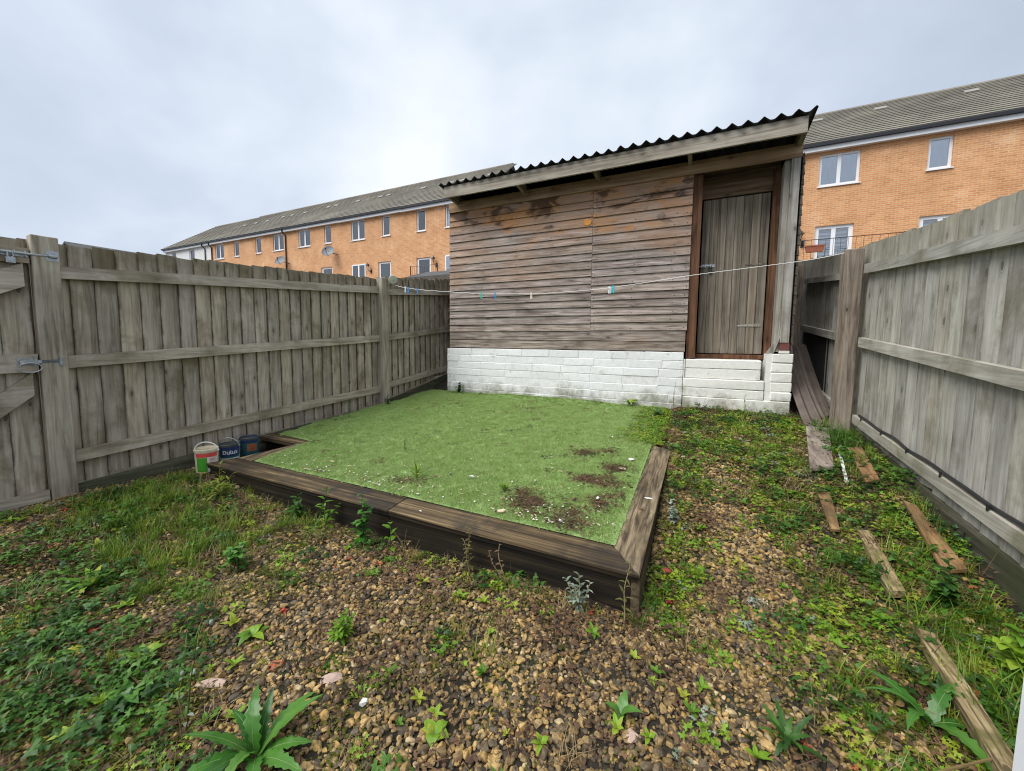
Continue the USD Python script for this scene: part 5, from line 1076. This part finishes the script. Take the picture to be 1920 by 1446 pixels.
# ------------------------------------------------------------------ terraced houses on the rise behind
HY = 20.0
def house(label, x0, x1, eave, ridge, wall_mat, wins, doors, gable_l=False, gable_r=False, down=None, base=3.0, group=None):
    """wins / doors: (x0, x1, z0, z1, panes)"""
    T = thing('terraced_house', label, 'house', ((x0 + x1) / 2, HY, base))
    p = Polygon([(x0, base), (x1, base), (x1, eave + .05), (x0, eave + .05)])
    for a, b, c, d, _ in wins + doors: p = p.difference(sbox(a, c, b, d))
    w = trimesh.creation.extrude_polygon(p, .22, engine='earcut')
    v = np.array(w.vertices); w = trimesh.Trimesh(np.stack([v[:, 0], HY + v[:, 2], v[:, 1]], 1), w.faces[:, ::-1], process=False)
    T.add('wall', w, wall_mat)
    T.add('room', bx(x0 + .02, x1 - .02, HY + .9, HY + 1.0, base, eave), 'room_dark')
    T.add('rear', bx(x0, x1, HY + 8.8, HY + 9.0, base, eave), wall_mat)
    for on, xx in ((gable_l, x0), (gable_r, x1 - .2)):
        g = trimesh.creation.extrude_polygon(Polygon([(HY + .22, base), (HY + 8.8, base), (HY + 8.8, eave), (HY + 4.5, ridge - .35), (HY + .22, eave - .1)]), .2, engine='earcut')
        v = np.array(g.vertices); T.add('gable', trimesh.Trimesh(np.stack([v[:, 2] + xx, v[:, 0], v[:, 1]], 1), g.faces, process=False), wall_mat)
    for a, b, c, d, k in wins:
        fr = [bx(a, b, HY + .07, HY + .14, d - .08, d), bx(a, b, HY + .07, HY + .14, c, c + .09), bx(a, a + .085, HY + .07, HY + .14, c + .09, d - .08), bx(b - .085, b, HY + .07, HY + .14, c + .09, d - .08)]
        if k == 2: fr.append(bx((a + b) / 2 - .06, (a + b) / 2 + .06, HY + .068, HY + .14, c + .075, d - .07))
        wn = T.add('window', cat(*fr), 'upvc_white')
        wn.add('sill', bx(a - .04, b + .04, HY - .05, HY + .07, c - .045, c - .004), 'upvc_white')
        xs_ = [(a + .07, b - .07)] if k == 1 else [(a + .07, (a + b) / 2 - .06), ((a + b) / 2 + .06, b - .07)]
        for q0, q1 in xs_:
            wn.add('pane', bx(q0, q1, HY + .10, HY + .106, c + .075, d - .07), 'pane_glass')
            nn = 4; V = []
            for i in range(nn * 2 + 1):
                u = i / (nn * 2)
                for zz in (c + .08, d - .07): V.append((q0 + (q1 - q0) * u, HY + .125 + .012 * (i % 2), zz))
            wn.add('curtain', grid(np.array(V), nn * 2 + 1, 2), 'curtain')
    for a, b, c, d, k in doors:
        dn = T.add('door', cat(bx(a, b, HY + .07, HY + .14, d - .12, d), bx(a, a + .14, HY + .07, HY + .14, c, d - .12), bx(b - .14, b, HY + .07, HY + .14, c, d - .12), bx(a + .14, b - .14, HY + .08, HY + .13, c, c + .5)), 'upvc_white')
        mid = [] if k == 1 else [bx((a + b) / 2 - .07, (a + b) / 2 + .07, HY + .072, HY + .14, c + .5, d - .12)]
        for m_ in mid: dn.add('mullion', m_, 'upvc_white')
        dn.add('pane', bx(a + .14, b - .14, HY + .10, HY + .106, c + .5, d - .12), 'pane_glass')
        bl_ = [bx(a + .15, b - .15, HY + .24, HY + .26, z_, z_ + .09) for z_ in np.arange(c + .55, d - .2, .16)]
        dn.add('blind', cat(*bl_), 'curtain')
    T.add('fascia', bx(x0, x1, HY - .20, HY - .16, eave - .02, eave + .20), 'upvc_white')
    T.add('soffit', bx(x0, x1, HY - .158, HY - .002, eave - .015, eave + .03), 'upvc_white')
    g = [(HY - .29, eave + .24), (HY - .29, eave + .14), (HY - .205, eave + .14), (HY - .205, eave + .24)]
    T.add('gutter', hexa([(xx, yy, zz) for xx in (x0, x1) for yy in (HY - .30, HY - .203) for zz in (eave + .15, eave + .25)]), 'gutter_black')
    xo0, xo1 = x0 - (.22 if gable_l else 0), x1 + (.22 if gable_r else 0); nr = 18; P0 = np.array([HY - .25, eave + .26]); P1 = np.array([HY + 4.5, ridge]); d = (P1 - P0) / nr; nrm = np.array([-d[1], d[0]]); nrm /= np.linalg.norm(nrm)
    ms = []
    for k in range(nr):
        a = P0 + d * k; b = P0 + d * (k + 1.15)
        c = [(xx, *(q + nrm * h)) for xx in (xo0, xo1) for q, hs in ((a, (-.02, .06)), (b, (-.04, .012))) for h in hs]
        ms.append(hexa(c))
    rf_ = T.add('roof', cat(*ms), 'roof_tile')
    b0 = np.array([HY + 4.5, ridge]); b1 = np.array([HY + 9.25, eave + .26])
    rf_.add('back_slope', hexa([(xx, *(q - np.array([0, h]))) for xx in (x0, x1) for q in (b0, b1) for h in (.08, 0)]), 'roof_tile')
    xr = x0
    while xr < x1 - .05:
        rf_.add('ridge_tile', tube([(xr + .005, HY + 4.5, ridge + .01), (min(xr + .9, x1) - .005, HY + 4.5, ridge + .01)], .10, 8), 'roof_tile'); xr += .9
    if down is not None:
        T.add('downpipe', tube([(down, HY - .25, eave + .15), (down, HY - .24, eave - .02), (down + .12, HY - .06, eave - .28), (down + .12, HY - .06, base)], .045, 8), 'gutter_black', smooth=40)
    return T, rf_, P0, d, nrm
def vents(info, xs_, row):
    T, rf_, P0, d, nrm = info
    for x in xs_:
        a = P0 + d * (row + .2) + nrm * .03; b = P0 + d * (row + .9) + nrm * .055
        rf_.add('roof_vent', hexa([(xx, *(q + nrm * h)) for xx in (x, x + .42) for q in (a, b) for h in (0, .06)]), 'tile_vent')
up_ = lambda a, b, k, z0=8.27, z1=9.52: (a, b, z0, z1, k)
i1 = house('white rendered end house at the far left of the terrace', -47.15, -39.402, 9.58, 13.15, 'render_white', [up_(-42.9, -42.0, 1), up_(-46.0, -45.2, 1)], [], gable_l=True, down=-40.3)
i2 = house('brick house next to the white one, with the leftmost double window', -39.40, -34.232, 9.58, 13.22, 'house_brick', [up_(-38.70, -37.40, 2), up_(-35.93, -35.20, 1)], [(-37.6, -36.6, 4.45, 6.57, 1)], down=-39.25)
i3 = house('brick house with a dark drainpipe at its right end', -34.23, -28.982, 9.58, 13.22, 'house_brick', [up_(-32.95, -32.22, 1), up_(-30.70, -29.40, 2)], [(-32.9, -31.9, 4.45, 6.57, 1)], down=-29.22)
i4 = house('brick house bearing the larger satellite dish', -28.98, -23.232, 9.56, 13.24, 'house_brick', [up_(-27.67, -26.37, 2), up_(-24.85, -24.15, 1)], [(-25.27, -24.1, 4.45, 6.60, 1)])
i5 = house('brick house with a lantern between its lower window and white door', -23.23, -17.602, 9.54, 13.24, 'house_brick', [up_(-22.17, -20.87, 2, 8.20), up_(-19.33, -18.64, 1, 8.22)], [(-19.71, -18.6, 4.45, 6.57, 1)] )
i6 = house('brick house at the right end of the left terrace, partly behind the shed', -17.60, -11.9, 9.52, 13.24, 'house_brick', [up_(-16.45, -15.75, 1, 8.20), up_(-14.27, -13.0, 2, 8.20)], [(-16.48, -15.36, 4.45, 6.57, 1)], gable_r=True)
# lower windows of the two houses nearest the shed
def low_window(T, a, b, c, d):
    wn = T.add('window', cat(bx(a, b, HY - .03, HY - .004, d - .08, d), bx(a, b, HY - .03, HY - .004, c, c + .08), bx(a, a + .08, HY - .03, HY - .004, c + .08, d - .08), bx(b - .08, b, HY - .03, HY - .004, c + .08, d - .08), bx((a + b) / 2 - .06, (a + b) / 2 + .06, HY - .032, HY - .004, c + .08, d - .08)), 'upvc_white')
    for q0, q1 in ((a + .08, (a + b) / 2 - .06), ((a + b) / 2 + .06, b - .08)):
        wn.add('curtain', bx(q0, q1, HY - .008, HY - .004, c + .08, d - .08), 'curtain'); wn.add('pane', bx(q0, q1, HY - .018, HY - .012, c + .08, d - .08), 'pane_glass')
low_window(i5[0], -22.13, -20.85, 5.25, 6.56); low_window(i6[0], -14.26, -13.0, 5.25, 6.56)
j1 = house('brick house beside the shed, with a terracotta planter below its window', 0.2, 6.368, 9.05, 12.50, 'house_brick', [up_(3.97, 5.25, 2, 7.70, 8.93)], [(3.97, 5.20, 4.0, 6.15, 2)], gable_l=True)
j2 = house('brick house at the right edge of the picture, with one narrow upper window', 6.37, 16.0, 9.05, 12.50, 'house_brick', [up_(7.18, 7.84, 1, 7.80, 8.93), up_(12.2, 13.4, 2, 7.7, 8.93)], [(7.10, 8.30, 4.0, 6.15, 2)], gable_r=True)
for inf, xs_, row in ((i2, (-38.3, -36.6, -35.0), 9), (i3, (-33.2, -32.0, -30.4), 10), (i4, (-27.9, -27.0, -24.6), 11), (i5, (-22.3, -21.5, -18.3), 11), (i6, (-15.9, -15.0, -12.9), 11), (j1, (4.2,), 13), (j2, (6.45, 9.3), 13)): vents(inf, xs_, row)
def dish(label, x, z, s, face):
    c = np.array([x, HY - .55, z]); T = thing('satellite_dish', label, 'satellite dish', (x + .35, HY, z - .2))
    f = np.array(face, float); f /= np.linalg.norm(f)
    T.add('dish', lathe([(0, -.10 * s), (.2 * s, -.08 * s), (.33 * s, -.035 * s), (.40 * s, 0), (.40 * s, -.012 * s), (.33 * s, -.05 * s), (0, -.118 * s)], 28).apply_transform(A4(align(f), c)), 'dish_grey', smooth=40)
    T.add('arm', tube([c - f * .1 + [0, 0, -.25 * s], c + f * .25 + [0, 0, -.30 * s], c + f * .36 + [0, 0, -.12 * s]], .018, 6), 'gutter_black')
    T.add('receiver', tube([c + f * .40 + [0, 0, -.10 * s], c + f * .30 + [0, 0, -.05 * s]], .04, 8), 'gutter_black')
    T.add('bracket', tube([c - f * .1, c + [.25, .3, -.15], c + [.32, .55, -.2]], .025, 6), 'gutter_black')
dish('grey satellite dish on the brick wall, the larger and higher one', -23.85, 7.58, 1.08, (.35, -.75, .45))
dish('grey satellite dish left of the drainpipe, just above the fence', -29.1, 7.36, .98, (.3, -.75, .5))
def lantern(label, x, z):
    T = thing('wall_lantern', label, 'wall lamp', (x, HY, z - .3))
    T.add('arm', tube([(x + .10, HY - .01, z - .36), (x + .12, HY - .14, z - .42), (x + .02, HY - .2, z - .28), (x, HY - .2, z - .2)], .022, 6), 'gutter_black')
    T.add('back_plate', bx(x + .05, x + .16, HY - .03, HY - .003, z - .5, z - .25), 'gutter_black')
    T.add('lamp_glass', moved(lathe([(.0, -.18), (.06, -.18), (.10, .0), (0, .0)], 6), None, (x, HY - .2, z)), 'pane_glass')
    T.add('cap', moved(lathe([(.0, .0), (.15, .0), (.07, .10), (.02, .12), (.012, .19), (0, .19)], 6), None, (x, HY - .2, z)), 'gutter_black')
lantern('black carriage lantern right of the lower double window', -20.46, 6.38)
lantern('black carriage lantern right of the white door by the small roof', -15.02, 6.40)
lantern('black carriage lantern just past the shed corner on the right', 3.46, 5.86)
def railing(label, x0, x1, y, z0, z1, n_):
    T = thing('railing', label, 'railing', ((x0 + x1) / 2, y, z0))
    T.add('top_rail', tube([(x0, y, z1), (x1, y, z1)], .014, 6), 'gutter_black'); T.add('bottom_rail', tube([(x0, y, z0 + .1), (x1, y, z0 + .1)], .016, 6), 'gutter_black')
    for x in np.linspace(x0, x1, n_): T.add('baluster', tube([(x, y, z0), (x, y, z1 - .02)], .0065, 5), 'gutter_black')
    for x in (x0, x1): T.add('post', tube([(x, y, z0 - 1.5), (x, y, z1 + .03)], .03, 6), 'gutter_black')
railing('thin black metal railing in front of the white door left of the shed', -16.2, -14.2, HY - .9, 4.6, 5.86, 14)
railing('black metal railing below the patio window right of the shed', 3.0, 6.4, HY - 1.0, 4.55, 5.42, 16)
tp = thing('window_box', 'long terracotta planter hung on the railing right of the shed', 'planter', (3.75, HY - 1.12, 4.95))
tp.add('trough', hexa([(x_, y_, z_) for x_, z_, y_ in ()] or [(3.52, HY - 1.20, 4.92), (3.48, HY - 1.24, 5.13), (3.52, HY - 1.06, 4.92), (3.48, HY - 1.03, 5.13), (4.02, HY - 1.20, 4.92), (4.06, HY - 1.24, 5.13), (4.02, HY - 1.06, 4.92), (4.06, HY - 1.03, 5.13)]), 'terracotta')
tp.add('rim', bx(3.46, 4.08, HY - 1.255, HY - 1.02, 5.131, 5.17), 'terracotta')
tp.add('compost', bx(3.5, 4.04, HY - 1.22, HY - 1.05, 5.172, 5.18), 'soil')
for lb, x0, x1, y, z in (('raised paved terrace under the left row of houses', -48, -11, HY - 2.2, 4.42), ('raised paved terrace under the right row of houses', 0, 17, HY - 2.2, 3.98)):
    single('house_terrace', bx(x0, x1, y, HY - .01, 1.5, z), 'footing', lb, 'terrace', kind='structure')
# neighbour's small shed behind the left fence
ns = thing('neighbour_shed', 'low shed with a dark felt roof behind the left fence, beside the big shed', 'shed', (-6.6, 9.6, 1.2))
ns.add('roof', hexa([(x_, y_, z_ + dz) for x_, s_ in ((-7.83, 0), (-5.2, 0)) for y_, z_ in ((9.0, 3.205), (9.9, 3.50)) for dz in (-.05, 0)]), 'roof_felt')
ns.add('roof', hexa([(x_, y_, z_ + dz) for x_, s_ in ((-7.83, 0), (-5.2, 0)) for y_, z_ in ((9.903, 3.50), (10.8, 3.205)) for dz in (-.05, 0)]), 'roof_felt')
ns.add('barge_board', cat(*[hexa([(x_, y_, z_ + dz) for x_ in (-7.85, -7.832) for y_, z_ in e for dz in (-.13, .01)]) for e in (((8.98, 3.195), (9.9, 3.50)), ((9.9, 3.50), (10.82, 3.195)))]), 'far_wood')
ns.add('wall', bx(-7.7, -5.3, 9.12, 10.7, 1.0, 3.14), 'far_wood')
ns.add('eave_board', bx(-7.83, -5.2, 8.985, 8.998, 3.08, 3.19), 'far_wood')
fg = thing('garden_shed', 'far low shed whose thin grey roof edge just shows over the left fence', 'shed', (-15.6, 5.6, 1.2))
fg.add('wall', bx(-16.6, -14.7, 4.6, 6.3, 0.8, 3.3), 'far_wood')
fg.add('roof', hexa([(x_, y_, z_ + dz) for x_, z_ in ((-14.4, 3.42), (-15.6, 3.97)) for y_ in (4.4, 6.45) for dz in (-.06, 0)]), 'roof_felt')
fg.add('roof', hexa([(x_, y_, z_ + dz) for x_, z_ in ((-15.602, 3.97), (-16.8, 3.42)) for y_ in (4.4, 6.45) for dz in (-.06, 0)]), 'roof_felt')
# open white door of the house the picture is taken from
pd = thing('patio_door', 'white plastic edge of the open house door at the bottom right corner', 'door', (.34, .15, .04))
X0, X1 = .303, .37
for nm, b in (('stile', (X0, X1, .45, .552, .05, 2.1)), ('stile', (X0, X1, -.30, -.20, .05, 2.1)), ('bottom_rail', (X0 + .001, X1 - .001, -.199, .449, .05, .25)), ('top_rail', (X0 + .001, X1 - .001, -.199, .449, 1.98, 2.098))):
    pd.add(nm, chbox(*b, .004, 0), 'upvc_white')
pd.add('pane', bx(.33, .345, -.199, .449, .251, 1.979), 'pane_glass')
